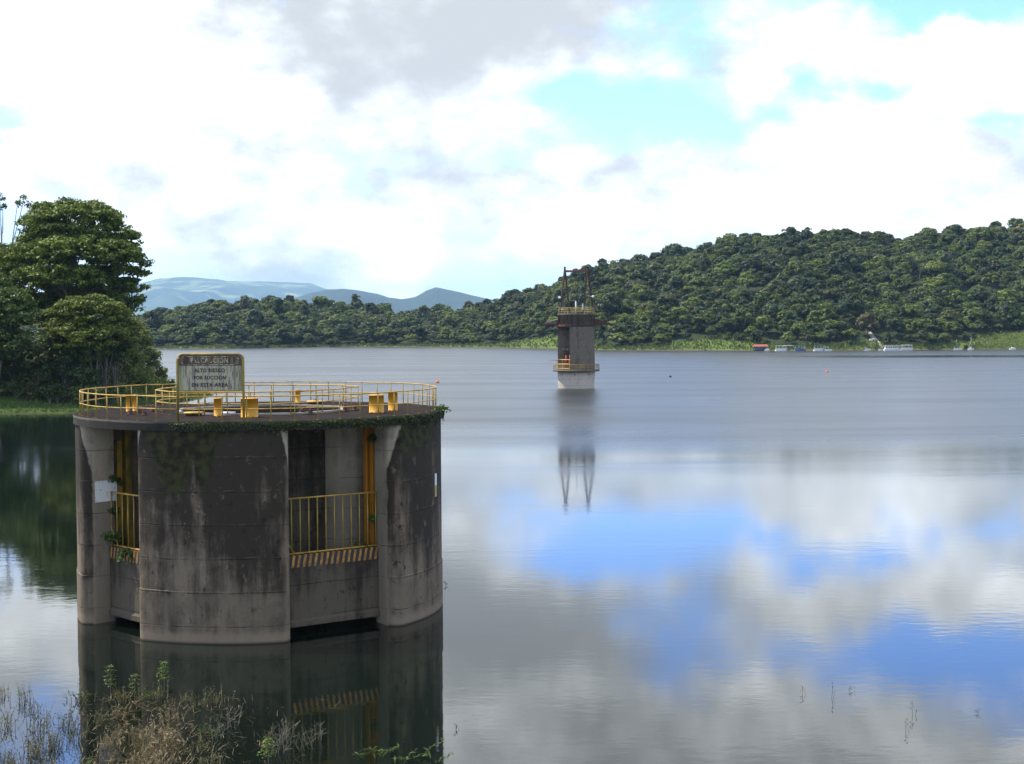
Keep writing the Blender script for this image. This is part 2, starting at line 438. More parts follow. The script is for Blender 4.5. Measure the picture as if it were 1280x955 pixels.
M_OUTER = concrete('weathered_concrete', (0.205, 0.160, 0.108), (0.034, 0.0265, 0.0180), True, True, (0.44, 0.37, 0.265), stainy=0.80, warm=(0.225, 0.175, 0.120))
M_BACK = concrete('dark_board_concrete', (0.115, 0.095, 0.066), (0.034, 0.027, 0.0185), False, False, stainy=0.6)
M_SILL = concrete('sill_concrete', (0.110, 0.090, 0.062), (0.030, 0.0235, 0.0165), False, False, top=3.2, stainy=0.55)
M_FARCON = concrete('far_tower_concrete', (0.165, 0.135, 0.103), (0.075, 0.061, 0.047), False, False, top=60, stainy=0.5)
M_FARBASE = concrete('pale_base_concrete', (0.52, 0.46, 0.37), (0.34, 0.30, 0.24), False, False, top=9, stainy=0.12)

m, t, b = material('deck_concrete'); M_DECK = m
p = objco(t); n = t.noise(p, 1.3, 8, 0.65)
c = t.mix(t.ramp(n, 0.35, 0.68), (0.011, 0.0078, 0.0066), (0.028, 0.020, 0.017))
c = t.mix(t.ramp(t.noise(p, 3.5, 6), 0.58, 0.7, 0, 0.6), c, (0.020, 0.024, 0.008))
setp(t, b, c, 1.0, t.bump(n, 0.3, 0.02), spec=0.06)
m, t, b = material('slab_edge_concrete'); M_EDGE = m
p = objco(t); x, y, z = t.sep(p); n = t.noise(p, 2.0, 8, 0.65)
c = t.mix(t.ramp(n, 0.35, 0.7), (0.008, 0.0065, 0.0045), (0.020, 0.016, 0.011))
lich = t.ramp(t.m('ADD', z, t.m('MULTIPLY', n, 0.10)), 8.40, 8.46)
side = t.ramp(t.m('ARCTAN2', x, t.m('MULTIPLY', y, -1.0)), -0.55, -0.25)
c = t.mix(t.m('MULTIPLY', lich, 0.8), c, t.mix(side, (0.17, 0.15, 0.115), (0.06, 0.07, 0.025)))
setp(t, b, c, 0.9, t.bump(n, 0.5, 0.03))

m, t, b = material('hazard_striped_concrete'); M_STRIPE = m
p = objco(t); x, y, z = t.sep(p)
q = t.m('ADD', t.m('MULTIPLY', x, 4.05), t.m('MULTIPLY', z, -0.75))
q = t.m('ADD', q, t.m('MULTIPLY', t.noise(p, 3.0, 4), 0.25))
fr = t.m('FRACT', q); s1 = t.m('MULTIPLY', t.ramp(fr, 0.0, 0.08), t.ramp(fr, 0.50, 0.42))
wear = t.ramp(t.noise(p, 4.0, 7, 0.7), 0.40, 0.56)
c = t.mix(t.m('MULTIPLY', s1, t.m('SUBTRACT', 1.0, t.m('MULTIPLY', wear, 0.55))), (0.030, 0.027, 0.022), (0.50, 0.235, 0.035))
setp(t, b, c, 0.75)

m, t, b = material('weathered_sign_paint'); M_SIGN = m
p = objco(t); x, y, z = t.sep(p)
st1 = t.noise(t.comb(t.m('MULTIPLY', x, 9.0), 0.0, t.m('MULTIPLY', z, 0.9)), 1.0, 7, 0.7)
st2 = t.noise(t.comb(t.m('MULTIPLY', x, 22.0), 4.0, t.m('MULTIPLY', z, 2.0)), 1.0, 6, 0.7)
c = t.mix(t.ramp(st1, 0.3, 0.55), (0.33, 0.34, 0.16), (0.42, 0.38, 0.27))
c = t.mix(t.ramp(st1, 0.46, 0.60, 0, 0.85), c, (0.13, 0.115, 0.10))
c = t.mix(t.ramp(st2, 0.50, 0.62, 0, 0.85), c, (0.055, 0.045, 0.038))
edge = t.ramp(t.m('ADD', t.m('ABSOLUTE', x), t.m('MULTIPLY', st1, 0.5)), 1.15, 1.5, 0, 0.7)
c = t.mix(edge, c, (0.14, 0.16, 0.06))
setp(t, b, c, 0.7)
m, t, b = material('weathered_sign_header'); M_HEAD = m
p = objco(t); x, y, z = t.sep(p)
st1 = t.noise(t.comb(t.m('MULTIPLY', x, 11.0), 0.0, t.m('MULTIPLY', z, 1.2)), 1.0, 7, 0.7)
c = t.mix(t.ramp(st1, 0.40, 0.62), (0.050, 0.052, 0.026), (0.095, 0.060, 0.038))
c = t.mix(t.ramp(st1, 0.58, 0.72, 0, 0.7), c, (0.25, 0.24, 0.15))
setp(t, b, c, 0.75)
M_HEADBOX = painted('header_brown', (0.075, 0.036, 0.026), (0.17, 0.145, 0.085), 5.0, 0.8, 0.42, 0.58)
M_LETTER = painted('faded_black_lettering', (0.018, 0.017, 0.014), (0.10, 0.09, 0.07), 6.0, 0.7, 0.5, 0.66)
M_LETTERW = painted('faded_cream_lettering', (0.46, 0.43, 0.30), (0.09, 0.07, 0.045), 7.0, 0.7, 0.46, 0.56)
m, t, b = material('notice_plate_paint'); M_PLATE = m
p = objco(t); n = t.noise(p, 7.0, 8, 0.75)
c = t.mix(t.ramp(n, 0.55, 0.66, 0, 0.8), (0.85, 0.85, 0.80), (0.20, 0.19, 0.17))
setp(t, b, c, 0.6)

# water: dark, clear of ripples near the viewer and in the cove, ruffled by wind farther out
m, t, b = material('lake_water'); M_WATER = m
p = worldpos(t); x, y, z = t.sep(p)
big = t.noise(t.vm('MULTIPLY', p, (0.004, 0.016, 0.0)), 1.0, 4, 0.55)
pat = t.noise(t.vm('MULTIPLY', p, (0.012, 0.05, 0.0)), 1.0, 4, 0.6)
yy = t.m('ADD', y, t.m('ADD', t.m('MULTIPLY', x, 0.18), t.m('MULTIPLY', t.m('SUBTRACT', big, 0.5), 130.0)))
wind = t.ramp(yy, 98.0, 190.0)
cove = t.m('MULTIPLY', t.ramp(x, -38.0, -62.0), t.ramp(y, 300.0, 215.0))
wind = t.m('MULTIPLY', wind, t.m('SUBTRACT', 1.0, t.m('MULTIPLY', cove, 0.92)))
yb = t.m('ADD', t.m('ADD', y, t.m('MULTIPLY', x, 0.10)), t.m('MULTIPLY', t.m('SUBTRACT', pat, 0.5), 60.0))
streak = t.m('MULTIPLY', t.m('MULTIPLY', t.ramp(yb, 560.0, 575.0), t.ramp(yb, 625.0, 600.0)), t.ramp(x, 90.0, 160.0))
wind = t.m('MULTIPLY', wind, t.m('SUBTRACT', 1.0, t.m('MULTIPLY', streak, 0.65)))
puff = t.ramp(pat, 0.50, 0.68)
amp = t.m('ADD', 0.055, t.m('ADD', t.m('MULTIPLY', wind, 0.03), t.m('MULTIPLY', t.m('MULTIPLY', puff, 0.16), t.ramp(y, 40.0, 110.0))))
r1 = t.noise(t.vm('MULTIPLY', p, (0.55, 1.1, 1.0)), 1.0, 3, 0.5)
r2 = t.noise(t.vm('MULTIPLY', p, (1.6, 2.6, 1.0)), 1.0, 3, 0.5)
hgt = t.m('MULTIPLY', t.m('ADD', t.m('MULTIPLY', r1, 0.6), t.m('MULTIPLY', r2, 0.4)), amp)
rough = t.m('ADD', 0.035, t.m('ADD', t.m('MULTIPLY', wind, 0.27), t.m('ADD', t.m('MULTIPLY', puff, 0.02), t.m('MULTIPLY', wind, t.m('MULTIPLY', t.m('SUBTRACT', pat, 0.5), 0.26)))))
setp(t, b, (0.003, 0.0062, 0.0042), rough, t.bump(hgt, 0.8, 0.10))
b.inputs['IOR'].default_value = 1.6

def ground(name, c1, c2, c3, scale, soil=None):
    m, t, b = material(name)
    p = worldpos(t); x, y, z = t.sep(p)
    n = t.noise(p, scale, 8, 0.62); n2 = t.noise(p, scale * 6, 5)
    c = t.mix(t.ramp(n, 0.35, 0.62), c1, c2)
    c = t.mix(t.ramp(n2, 0.5, 0.7, 0, 0.7), c, c3)
    if soil:
        zz = t.m('ADD', z, t.m('MULTIPLY', t.m('SUBTRACT', n, 0.5), soil[1] * 1.4))
        c = t.mix(t.ramp(zz, soil[1], soil[1] * 0.35), c, soil[0])
    if name == 'grassy_shore':
        wd = t.node('ShaderNodeAttribute', attribute_name='wooded').outputs['Fac']
        c = t.mix(wd, c, t.mix(n2, (0.020, 0.030, 0.014), (0.040, 0.050, 0.022)))
    setp(t, b, c, 0.95, t.bump(n2, 0.5, 0.3), spec=0.1)
    return m
M_SHORE = ground('grassy_shore', (0.060, 0.095, 0.022), (0.095, 0.130, 0.030), (0.045, 0.065, 0.020), 0.02, ((0.10, 0.085, 0.05), 0.7))
M_LAWN = ground('lake_bank', (0.028, 0.055, 0.012), (0.050, 0.090, 0.018), (0.075, 0.105, 0.022), 0.09, ((0.045, 0.040, 0.022), 0.10))
M_MTN = ground('mountain_slopes', (0.030, 0.055, 0.030), (0.060, 0.090, 0.040), (0.300, 0.340, 0.130), 0.0004)
M_HILL = ground('wooded_far_hill', (0.018, 0.034, 0.022), (0.026, 0.045, 0.026), (0.045, 0.070, 0.032), 0.003)
M_PATH = ground('pale_track', (0.30, 0.27, 0.22), (0.38, 0.35, 0.30), (0.24, 0.20, 0.15), 0.3)
M_BED = ground('lake_bed', (0.02, 0.025, 0.015), (0.03, 0.03, 0.02), (0.03, 0.03, 0.02), 0.1)

# ================================================================== WATER
mb = MB()
mb.add([(-11000, -400, 0), (11000, -400, 0), (11000, 27000, 0), (-11000, 27000, 0)], [(0, 1, 2, 3)])
tag(mb.build('water', M_WATER), kind='structure')

# ================================================================== FAR LAND
def interp(tbl, x):
    xs, ys = zip(*tbl); return float(np.interp(x, xs, ys))
def vnoise(p): return noise.fractal(Vector(p), 1.0, 2.0, 5)
SHORE = [(-120, 435.5), (165, 436), (270, 436), (400, 433.8), (470, 433.6), (560, 434), (640, 435), (700, 436.3),
         (760, 438), (900, 438.3), (1000, 438.6), (1150, 437.6), (1280, 436.4), (1420, 436)]
RIDGE = [(-120, 392), (60, 392), (165, 398), (200, 390), (235, 379), (270, 372), (300, 374), (330, 373), (350, 372), (380, 376),
         (420, 377), (450, 379), (500, 386), (540, 386), (575, 384), (600, 377), (620, 373), (640, 364), (665, 356),
         (690, 349), (710, 339), (740, 335), (780, 326), (815, 321), (830, 311), (860, 306), (900, 297), (940, 293),
         (980, 291), (1020, 292), (1055, 291), (1100, 294), (1140, 294), (1165, 288), (1200, 286), (1240, 284), (1280, 279), (1420, 268)]
DEPTH = [(-120, 150), (400, 150), (520, 170), (640, 210), (760, 250), (900, 280), (1280, 300), (1420, 300)]
BARE = [(-120, 0.02), (225, 0.02), (245, 0.05), (265, 0.05), (290, 0.02), (420, 0.02), (455, 0.035), (480, 0.03), (540, 0.06), (600, 0.08), (640, 0.10), (690, 0.13), (720, 0.07),
        (750, 0.02), (830, 0.02), (860, 0.05), (900, 0.06), (935, 0.04), (960, 0.012), (1050, 0.012), (1070, 0.03), (1100, 0.035), (1120, 0.01), (1185, 0.012), (1205, 0.03), (1225, 0.075), (1280, 0.08), (1420, 0.08)]
TREEH = 11.5
def far_cols(px):
    y0 = interp(SHORE, px); yr = interp(RIDGE, px)
    s = onz(px, y0); d0 = s.y; d1 = d0 + interp(DEPTH, px)
    zr = aty(px, yr, d1).z - TREEH
    return d0, d1, zr
def is_forest(px, tt): return 1.0 if tt > interp(BARE, px) + 0.02 else 0.0
def far_pt(px, tt):
    d0, d1, zr = far_cols(px)
    Y = d0 + (d1 - d0) * tt
    p = aty(px, 420, Y)
    if tt <= 0: z = -1.5 * min(1, -tt * 12)
    else:
        te = min(tt, 1.0)
        z = zr * (0.62 * te + 0.38 * sin(te * pi / 2)) + 0.25
        if tt > 1: z -= (tt - 1) ** 2 * zr * 0.6
        k = min(1, te * 3)
        z += k * 5.0 * vnoise((p.x * 0.012, p.y * 0.012, 3.3)) * min(1.0, zr / 30)
        z = max(z, 0.25 + te * 6)
    return Vector((p.x, Y, z))
pxs = list(range(-120, 1421, 10)); tts = [-0.12, 0.0, 0.015, 0.03, 0.045, 0.06, 0.08, 0.1, 0.125, 0.15, 0.18, 0.22, 0.3, 0.4, 0.5, 0.6, 0.7, 0.8, 0.9, 1.0, 1.15, 1.4, 1.8]
vs = [far_pt(px, q) for px in pxs for q in tts]
nt_ = len(tts)
fs = [(i * nt_ + j, (i + 1) * nt_ + j, (i + 1) * nt_ + j + 1, i * nt_ + j + 1) for i in range(len(pxs) - 1) for j in range(nt_ - 1)]
me = MB().add(vs, fs, 0, True).mesh('far_shore_hills', M_SHORE)
at = me.attributes.new('wooded', 'FLOAT', 'POINT'); at.data.foreach_set('value', [is_forest(px, q) for px in pxs for q in tts])
tag(link('far_shore_hills', me), kind='structure')

def mountain(name, ridge, y_base, d, mat, depth, rough, seed):
    px0, px1 = ridge[0][0], ridge[-1][0]
    n = 150; rows = 22; vs = []
    for i in range(n + 1):
        px = px0 + (px1 - px0) * i / n
        top = aty(px, interp(ridge, px), d).z
        for j in range(rows + 1):
            q = j / rows
            Y = d - depth * (1 - q) if q <= 1 else d
            p = aty(px, 420, Y)
            z = top * (q ** 1.25)
            nz = noise.ridged_multi_fractal(Vector((p.x * rough, p.y * rough * 0.6, seed)), 1.0, 2.1, 5, 1.0, 2.0) - 1.0
            z += nz * top * 0.30 * sin(pi * min(1, q * 1.02)) + (top * 0.012 * vnoise((p.x * rough * 14, seed, q)) if q > .9 else 0)
            vs.append((p.x, Y, max(z, -1.5 + q)))
        p = aty(px, 420, d + depth * 0.8); vs.append((p.x, d + depth * 0.8, top * 0.2))
    R = rows + 2
    fs = [(i * R + j, (i + 1) * R + j, (i + 1) * R + j + 1, i * R + j + 1) for i in range(n) for j in range(R - 1)]
    return tag(MB().add(vs, fs, 0, True).build(name, mat), kind='structure')
mountain('distant_mountains', [(-150, 372), (60, 366), (150, 360), (185, 352), (205, 347.5), (232, 346), (260, 348), (285, 351), (310, 351.5), (335, 352), (365, 353),
          (390, 354), (405, 360), (425, 366), (455, 374), (520, 384), (600, 396)], 430, 20000, M_MTN, 6000, 0.0005, 2.0)
mountain('wooded_far_hill', [(300, 402), (360, 375), (390, 366), (408, 362), (432, 361), (450, 363), (470, 367), (488, 372), (502, 374), (520, 371), (532, 364),
          (545, 359), (556, 361), (570, 364), (590, 369), (612, 374), (640, 378), (700, 390)], 430, 10500, M_HILL, 2600, 0.0010, 7.0)

# ================================================================== TREES
def crown_mesh(name, seed, lobes, mat, clumps=42, leaves=20, length=0.098, width=0.064, flat=1.0):
    """crown of about unit radius, resting on z = 0, for trees far away"""
    rng = np.random.default_rng(seed)
    cen, rad, out = [], [], []
    for (lx, ly, lz, r) in lobes:
        k = int(clumps * r * r * 2.6)
        d = unit(rng.normal(size=(k, 3))); d[:, 2] = np.where(d[:, 2] < -0.3, -d[:, 2], d[:, 2])
        c = np.array([lx, ly, lz]) + d * r * np.array([1, 1, 0.8 * flat]) * rng.uniform(0.75, 1.02, k)[:, None]
        out.append(d); cen.append(c); rad.append(np.stack([rng.uniform(0.14, 0.26, k), rng.uniform(0.14, 0.26, k), rng.uniform(0.08, 0.15, k)], 1))
    cen = np.concatenate(cen); rad = np.concatenate(rad); out = np.concatenate(out)
    tone = 0.45 + rng.normal(size=len(cen)) * 0.09
    V, tn = clump_leaves(cen, rad, leaves, tone, length, width, rng, out=out)
    return quads_mesh(name, V, tn, mat)
FARLOBES = [
    [(0, 0, .75, .62), (.42, .1, .6, .45), (-.4, -.15, .62, .45), (.05, -.42, .55, .42), (0, .42, .6, .42)],
    [(0, 0, .9, .5), (.4, -.2, .6, .42), (-.38, .1, .68, .46), (-.1, -.45, .5, .40), (.2, .4, .62, .40)],
    [(0, 0, .6, .68), (.5, 0, .5, .36), (-.5, .1, .45, .4), (.1, -.5, .45, .36)],
    [(-.2, 0, .8, .5), (.35, .1, .85, .48), (.1, -.35, .5, .46), (-.45, -.1, .45, .35)],
    [(0, 0, 1.1, .42), (.15, -.1, .7, .5), (-.25, 0, .55, .45), (.1, -.2, .35, .45)],
    [(0, 0, .55, .55), (.45, .2, .5, .42), (-.5, .0, .5, .42), (-.1, -.4, .45, .45), (.3, -.35, .4, .38)],
]
far_crowns = [crown_mesh('crown', 100 + i, l, M_FAR, flat=(1, 1, .8, 1, 1.1, .75)[i]) for i, l in enumerate(FARLOBES)]
umb_crown = crown_mesh('crown', 140, [(0, 0, .45, .5), (.5, .1, .4, .3), (-.5, -.1, .5, .32), (.1, .4, .4, .3), (0, -.4, .38, .3)], M_FAR, 26, 14, flat=.4)
def trunk_mesh(name, h=0.6, seed=0, r=0.045):
    rng = random.Random(seed); mb = MB()
    mb.tube([(0, 0, -0.25), (.02, 0, .15), (rng.uniform(-.04, .04), 0, h)], [r * 1.4, r, r * .6], 5)
    for k in range(4):
        a = k * pi / 2 + rng.uniform(-.4, .4)
        mb.tube([(0, 0, h * .6), (.2 * cos(a), .2 * sin(a), h * .95), (.42 * cos(a), .42 * sin(a), h * 1.25)], [r * .55, r * .4, r * .15], 4)
    return mb.mesh(name, M_BARK)
far_trunk = trunk_mesh('trunk')
def far_tree(loc, s, ci, label, group, name='forest_tree', crown=None, rise=0.28):
    o = thing(name, label, 'tree', loc, random.uniform(0, 6.28), group, (s, s, s * random.uniform(0.85, 1.15)))
    link('trunk', far_trunk, o)
    link('crown', crown or far_crowns[ci], o, loc=(0, 0, rise))
    return o
# scatter positions over the visible slope
rs = random.Random(3); cand = []
for _ in range(9000):
    px = rs.uniform(-60, 1370); q = rs.uniform(0.0, 1.22) if rs.random() < 0.8 else rs.uniform(0.88, 1.1)
    bare = interp(BARE, px)
    if q < bare: continue
    p = far_pt(px, q); s = rs.choice((.6, .8, .9, 1, 1.1, 1.3)) * rs.uniform(5.0, 7.3)
    p = p + Vector((0, 0, 2.6 * vnoise((p.x * .05, p.y * .05, 9.0)) + rs.uniform(-1.0, 1.2)))
    if q < bare + 0.04: s *= rs.uniform(0.45, 0.8)
    cand.append((px, q, p, s))
LAND = [(623, 1.02, 6.2), (1085, .07, 8), (1160, 1.0, 8.5), (1092, 1.0, 6), (781, 1.0, 6), (797, 1.0, 6), (935, .42, 7.5), (905, .5, 8.5), (1240, .34, 8), (986, .03, 4.4)]
LP_ = [(far_pt(a_, b_), c_) for a_, b_, c_ in LAND]
def clear(p, s): return all((p.x - l.x) ** 2 + ((p.y - l.y) * (.55 if p.y < l.y else 1)) ** 2 > (.75 * (s + r_)) ** 2 for l, r_ in LP_)
cand = [c for c in cand if clear(c[2], c[3])]
# thin out so that crowns overlap but do not pile up
grid = {}; keep = []
for c in cand:
    p = c[2]; key = (int(p.x // 6), int(p.y // 6)); ok = True
    for dx in (-1, 0, 1):
        for dy in (-1, 0, 1):
            for o in grid.get((key[0] + dx, key[1] + dy), []):
                if (o - p).length_squared < (0.80 * c[3]) ** 2: ok = False
    if ok: grid.setdefault(key, []).append(p); keep.append(c)
def vis(c): return c[3] / c[2].y
front = sorted([c for c in keep if 150 < c[0] < 1290], key=lambda c: c[1] - (0.25 if c[0] > 620 else 0) - c[3] * 0.02)
ind = set(id(c) for c in front[:270])
MARKS = [(165, 'beside the left bank point'), (215, 'beyond the left edge of the warning sign'), (265, 'behind the warning sign'), (325, 'right of the warning sign'),
         (385, 'above the middle of the near tower'), (440, 'at the foot of the left hill ridge'), (505, 'where the left hill meets the right one'), (560, 'above the right rim of the near tower'),
         (610, 'under the lone skyline tree'), (665, 'left of the far tower'), (720, 'behind the far tower'), (775, 'right of the far tower'), (825, 'right of the dark buoy'),
         (880, 'above the short grassy shore'), (925, 'left of the red roofed houseboat'), (950, 'behind the red roofed houseboat'), (980, 'behind the white canopied pair'),
         (1000, 'behind the blue covered boat'), (1025, 'behind the dark sided boat'), (1060, 'left of the pale track'), (1088, 'beside the pale track'), (1116, 'behind the large cabin boat'),
         (1140, 'behind the teal boat shed'), (1170, 'left of the dark canopied motor boat'), (1196, 'behind the dark canopied motor boat'), (1215, 'behind the sailboat'), (1262, 'behind the covered dinghy')]
for c in keep:
    if id(c) not in ind: continue
    px, q, p, s = c
    lm = min(MARKS, key=lambda k: abs(k[0] - px)); row = 0 if q < interp(BARE, px) + .05 else 1 if q < interp(BARE, px) + .13 else 2
    big = ('low', 'medium sized', 'large')[0 if s < 4 else 1 if s < 6.6 else 2]
    where = ('at the waterline', 'just above the waterline trees', 'higher up the slope')[row]
    lab = '%s broadleaf tree %s %s' % (big, where, lm[1]); g = 'trees ' + where + ' ' + lm[1]
    far_tree(p - Vector((0, 0, 0.3)), s, rs.randrange(6), lab, g)
rest = [c for c in keep if id(c) not in ind]
# everything past the nearest few hundred: one mass of forest, instanced from the crowns above
src = []
hidden_src = far_crowns
me = bpy.data.meshes.new('forest_points')
me.from_pydata([tuple(c[2] + Vector((0, 0, c[3] * 0.25))) for c in rest], [], [])
a = me.attributes.new('size', 'FLOAT_VECTOR', 'POINT'); a.data.foreach_set('vector', [w_ for c in rest for w_ in (c[3] * rs.uniform(.85, 1.2), c[3] * rs.uniform(.85, 1.2), c[3] * rs.uniform(.75, 1.25))])
a = me.attributes.new('turn', 'FLOAT', 'POINT'); a.data.foreach_set('value', [rs.uniform(0, 6.28) for c in rest])
a = me.attributes.new('pick', 'INT', 'POINT'); a.data.foreach_set('value', [rs.randrange(6) for c in rest])
forest = link('forest', me); tag(forest, 'dense green forest covering the hills across the lake', 'forest', kind='stuff')
crown_objs = []
for o in list(COL.objects):
    if o.name.split('.')[0] == 'crown' and o.data not in [k.data for k in crown_objs] and o.data in far_crowns: crown_objs.append(o)
ng = bpy.data.node_groups.new('forest_scatter', 'GeometryNodeTree')
ng.interface.new_socket('Geometry', in_out='INPUT', socket_type='NodeSocketGeometry')
ng.interface.new_socket('Geometry', in_out='OUTPUT', socket_type='NodeSocketGeometry')
gi = ng.nodes.new('NodeGroupInput'); go = ng.nodes.new('NodeGroupOutput')
iop = ng.nodes.new('GeometryNodeInstanceOnPoints'); jn = ng.nodes.new('GeometryNodeJoinGeometry')
for o in reversed(crown_objs):
    oi = ng.nodes.new('GeometryNodeObjectInfo'); oi.inputs['Object'].default_value = o; oi.inputs['As Instance'].default_value = True
    ng.links.new(oi.outputs['Geometry'], jn.inputs[0])
def attr(nm, ty):
    nd = ng.nodes.new('GeometryNodeInputNamedAttribute'); nd.data_type = ty; nd.inputs['Name'].default_value = nm
    return nd.outputs[0]
cx = ng.nodes.new('ShaderNodeCombineXYZ'); ng.links.new(attr('turn', 'FLOAT'), cx.inputs[2])
e2r = ng.nodes.new('FunctionNodeEulerToRotation'); ng.links.new(cx.outputs[0], e2r.inputs[0])
ng.links.new(gi.outputs[0], iop.inputs['Points']); ng.links.new(jn.outputs[0], iop.inputs['Instance'])
iop.inputs['Pick Instance'].default_value = True
ng.links.new(attr('pick', 'INT'), iop.inputs['Instance Index'])
ng.links.new(e2r.outputs[0], iop.inputs['Rotation']); ng.links.new(attr('size', 'FLOAT_VECTOR'), iop.inputs['Scale'])
ng.links.new(iop.outputs[0], go.inputs[0])
md = forest.modifiers.new('scatter', 'NODES'); md.node_group = ng

# landmark trees of the far hills
russet_crown = crown_mesh('crown', 150, FARLOBES[4], M_RUSSET)
light_crown = crown_mesh('crown', 151, FARLOBES[1], M_BRIGHT)
def landmark(px, q, s, label, crown=None, ci=0, rise=0.28, name='landmark_tree'):
    return far_tree(far_pt(px, q) - Vector((0, 0, .3)), s, ci, label, None, name, crown, rise)
landmark(623, 1.02, 6.2, 'lone flat topped tree standing above the ridge left of the far tower', umb_crown, rise=1.35)
landmark(1085, 0.07, 8.0, 'tall russet brown tree on the shore behind the small white launch', russet_crown)
landmark(1160, 1.0, 8.5, 'big round dark tree on the right skyline', None, 0)
landmark(1092, 1.0, 6.0, 'thin umbrella tree poking above the right skyline', umb_crown, rise=1.1)
landmark(781, 1.0, 6.0, 'tufted tree standing clear of the ridge right of the far tower gantry', umb_crown, rise=1.0)
landmark(797, 1.0, 6.0, 'second tufted ridge tree, right of the one nearest the gantry', umb_crown, ci=1, rise=0.9)
landmark(935, 0.42, 7.5, 'bright yellow green tree halfway up the right hill above the red roof', light_crown)
landmark(905, 0.50, 8.5, 'large pale green tree in the middle of the right hill', light_crown)
landmark(1240, 0.34, 8.0, 'pale green tree on the slope above the sailboat', light_crown)
landmark(986, 0.03, 4.4, 'small light green shore tree behind the white canopied boats', light_crown)
for k, (px, q, s) in enumerate([(1190, .12, 7), (1215, .2, 7), (1255, .22, 7.5), (1195, .25, 7), (1270, .3, 7)]):
    tag(landmark(px, q, s, 'pale green sunlit tree behind the reed bank at the right edge', light_crown, name='sunlit_tree'), group='sunlit trees behind the reed bank')

# reed bank on the right shore
rng = np.random.default_rng(5)
N = 9000; pxr = rng.uniform(1205, 1400, N); q = rng.uniform(0.004, 0.085, N) * np.clip((pxr - 1206) / 20, 0, 1)
P = np.array([far_pt(a_, b_) for a_, b_ in zip(pxr, q)]); hh = rng.uniform(1.2, 2.6, N)
P[:, 2] += rng.uniform(0.2, 1, N) * hh
V = leaf_quads(P, unit(rng.normal(size=(N, 3)) * .5 + np.array([0, -.25, .8])), .55, .2, rng)
tn = 0.80 + rng.normal(size=N) * .2
tag(link('reeds', quads_mesh('reeds', V, tn, M_LIGHT)), 'light green reeds covering the right shore', 'reeds', kind='stuff')
rng = np.random.default_rng(6)
N = 5000; pxr = rng.uniform(170, 1200, N); u = rng.uniform(0, 1, N)
P = np.array([far_pt(a_, 0.002 + b_ * (interp(BARE, a_) + .02)) for a_, b_ in zip(pxr, u)]); hh = rng.uniform(0.5, 1.5, N)
d = unit(np.stack([rng.normal(size=N), rng.normal(size=N) * .3, np.zeros(N)], 1)) * 0.4
lean = np.stack([rng.normal(size=N) * .4, rng.normal(size=N) * .4, hh], 1)
V = np.stack([P - d, P + d, P + d * .5 + lean, P - d * .5 + lean], 1)
tag(link('shore_grass', quads_mesh('shore_grass', V, 0.5 + rng.normal(size=N) * .2, M_LIGHT)), 'rough green grass along the far waterline', 'grass', kind='stuff')

# ------------------------------------------------------------------ left bank
BANK = np.array([(-190, 196), (-110, 203), (-73.5, 206.5), (-63, 207.5), (-58, 222), (-54, 243), (-54, 262), (-60, 284), (-76, 306), (-110, 330), (-190, 345)], float)
def inland(x, y):
    a = BANK; b_ = np.roll(BANK, -1, 0); p = np.array([x, y]); ab = b_ - a
    h = np.clip(((p - a) * ab).sum(1) / (ab * ab).sum(1), 0, 1)
    dd = np.hypot(*(a + ab * h[:, None] - p).T)[:-1].min()
    inside = False
    for (x0, y0), (x1, y1) in zip(a, b_):
        if (y0 > y) != (y1 > y) and x < (x1 - x0) * (y - y0) / (y1 - y0) + x0: inside = not inside
    return dd if inside else -dd
def bank_z(x, y):
    d_ = inland(x, y)
    if d_ < 0: return max(-1.6, d_ * 0.25)
    z = 0.05 + 0.075 * d_ if d_ < 11 else 0.875 + 9.5 * (1 - math.exp(-(d_ - 11) * 0.050))
    return z + 0.25 * vnoise((x * 0.15, y * 0.15, 1.0)) * min(1, d_ * .2)
gx = np.arange(-188, -46, 2.5); gy = np.arange(192, 346, 2.5)
vs = [(x, y, bank_z(x, y)) for x in gx for y in gy]; n = len(gy)
fs = [(i * n + j, (i + 1) * n + j, (i + 1) * n + j + 1, i * n + j + 1) for i in range(len(gx) - 1) for j in range(n - 1)]
tag(MB().add(vs, fs, 0, True).build('left_bank', M_LAWN), kind='structure')

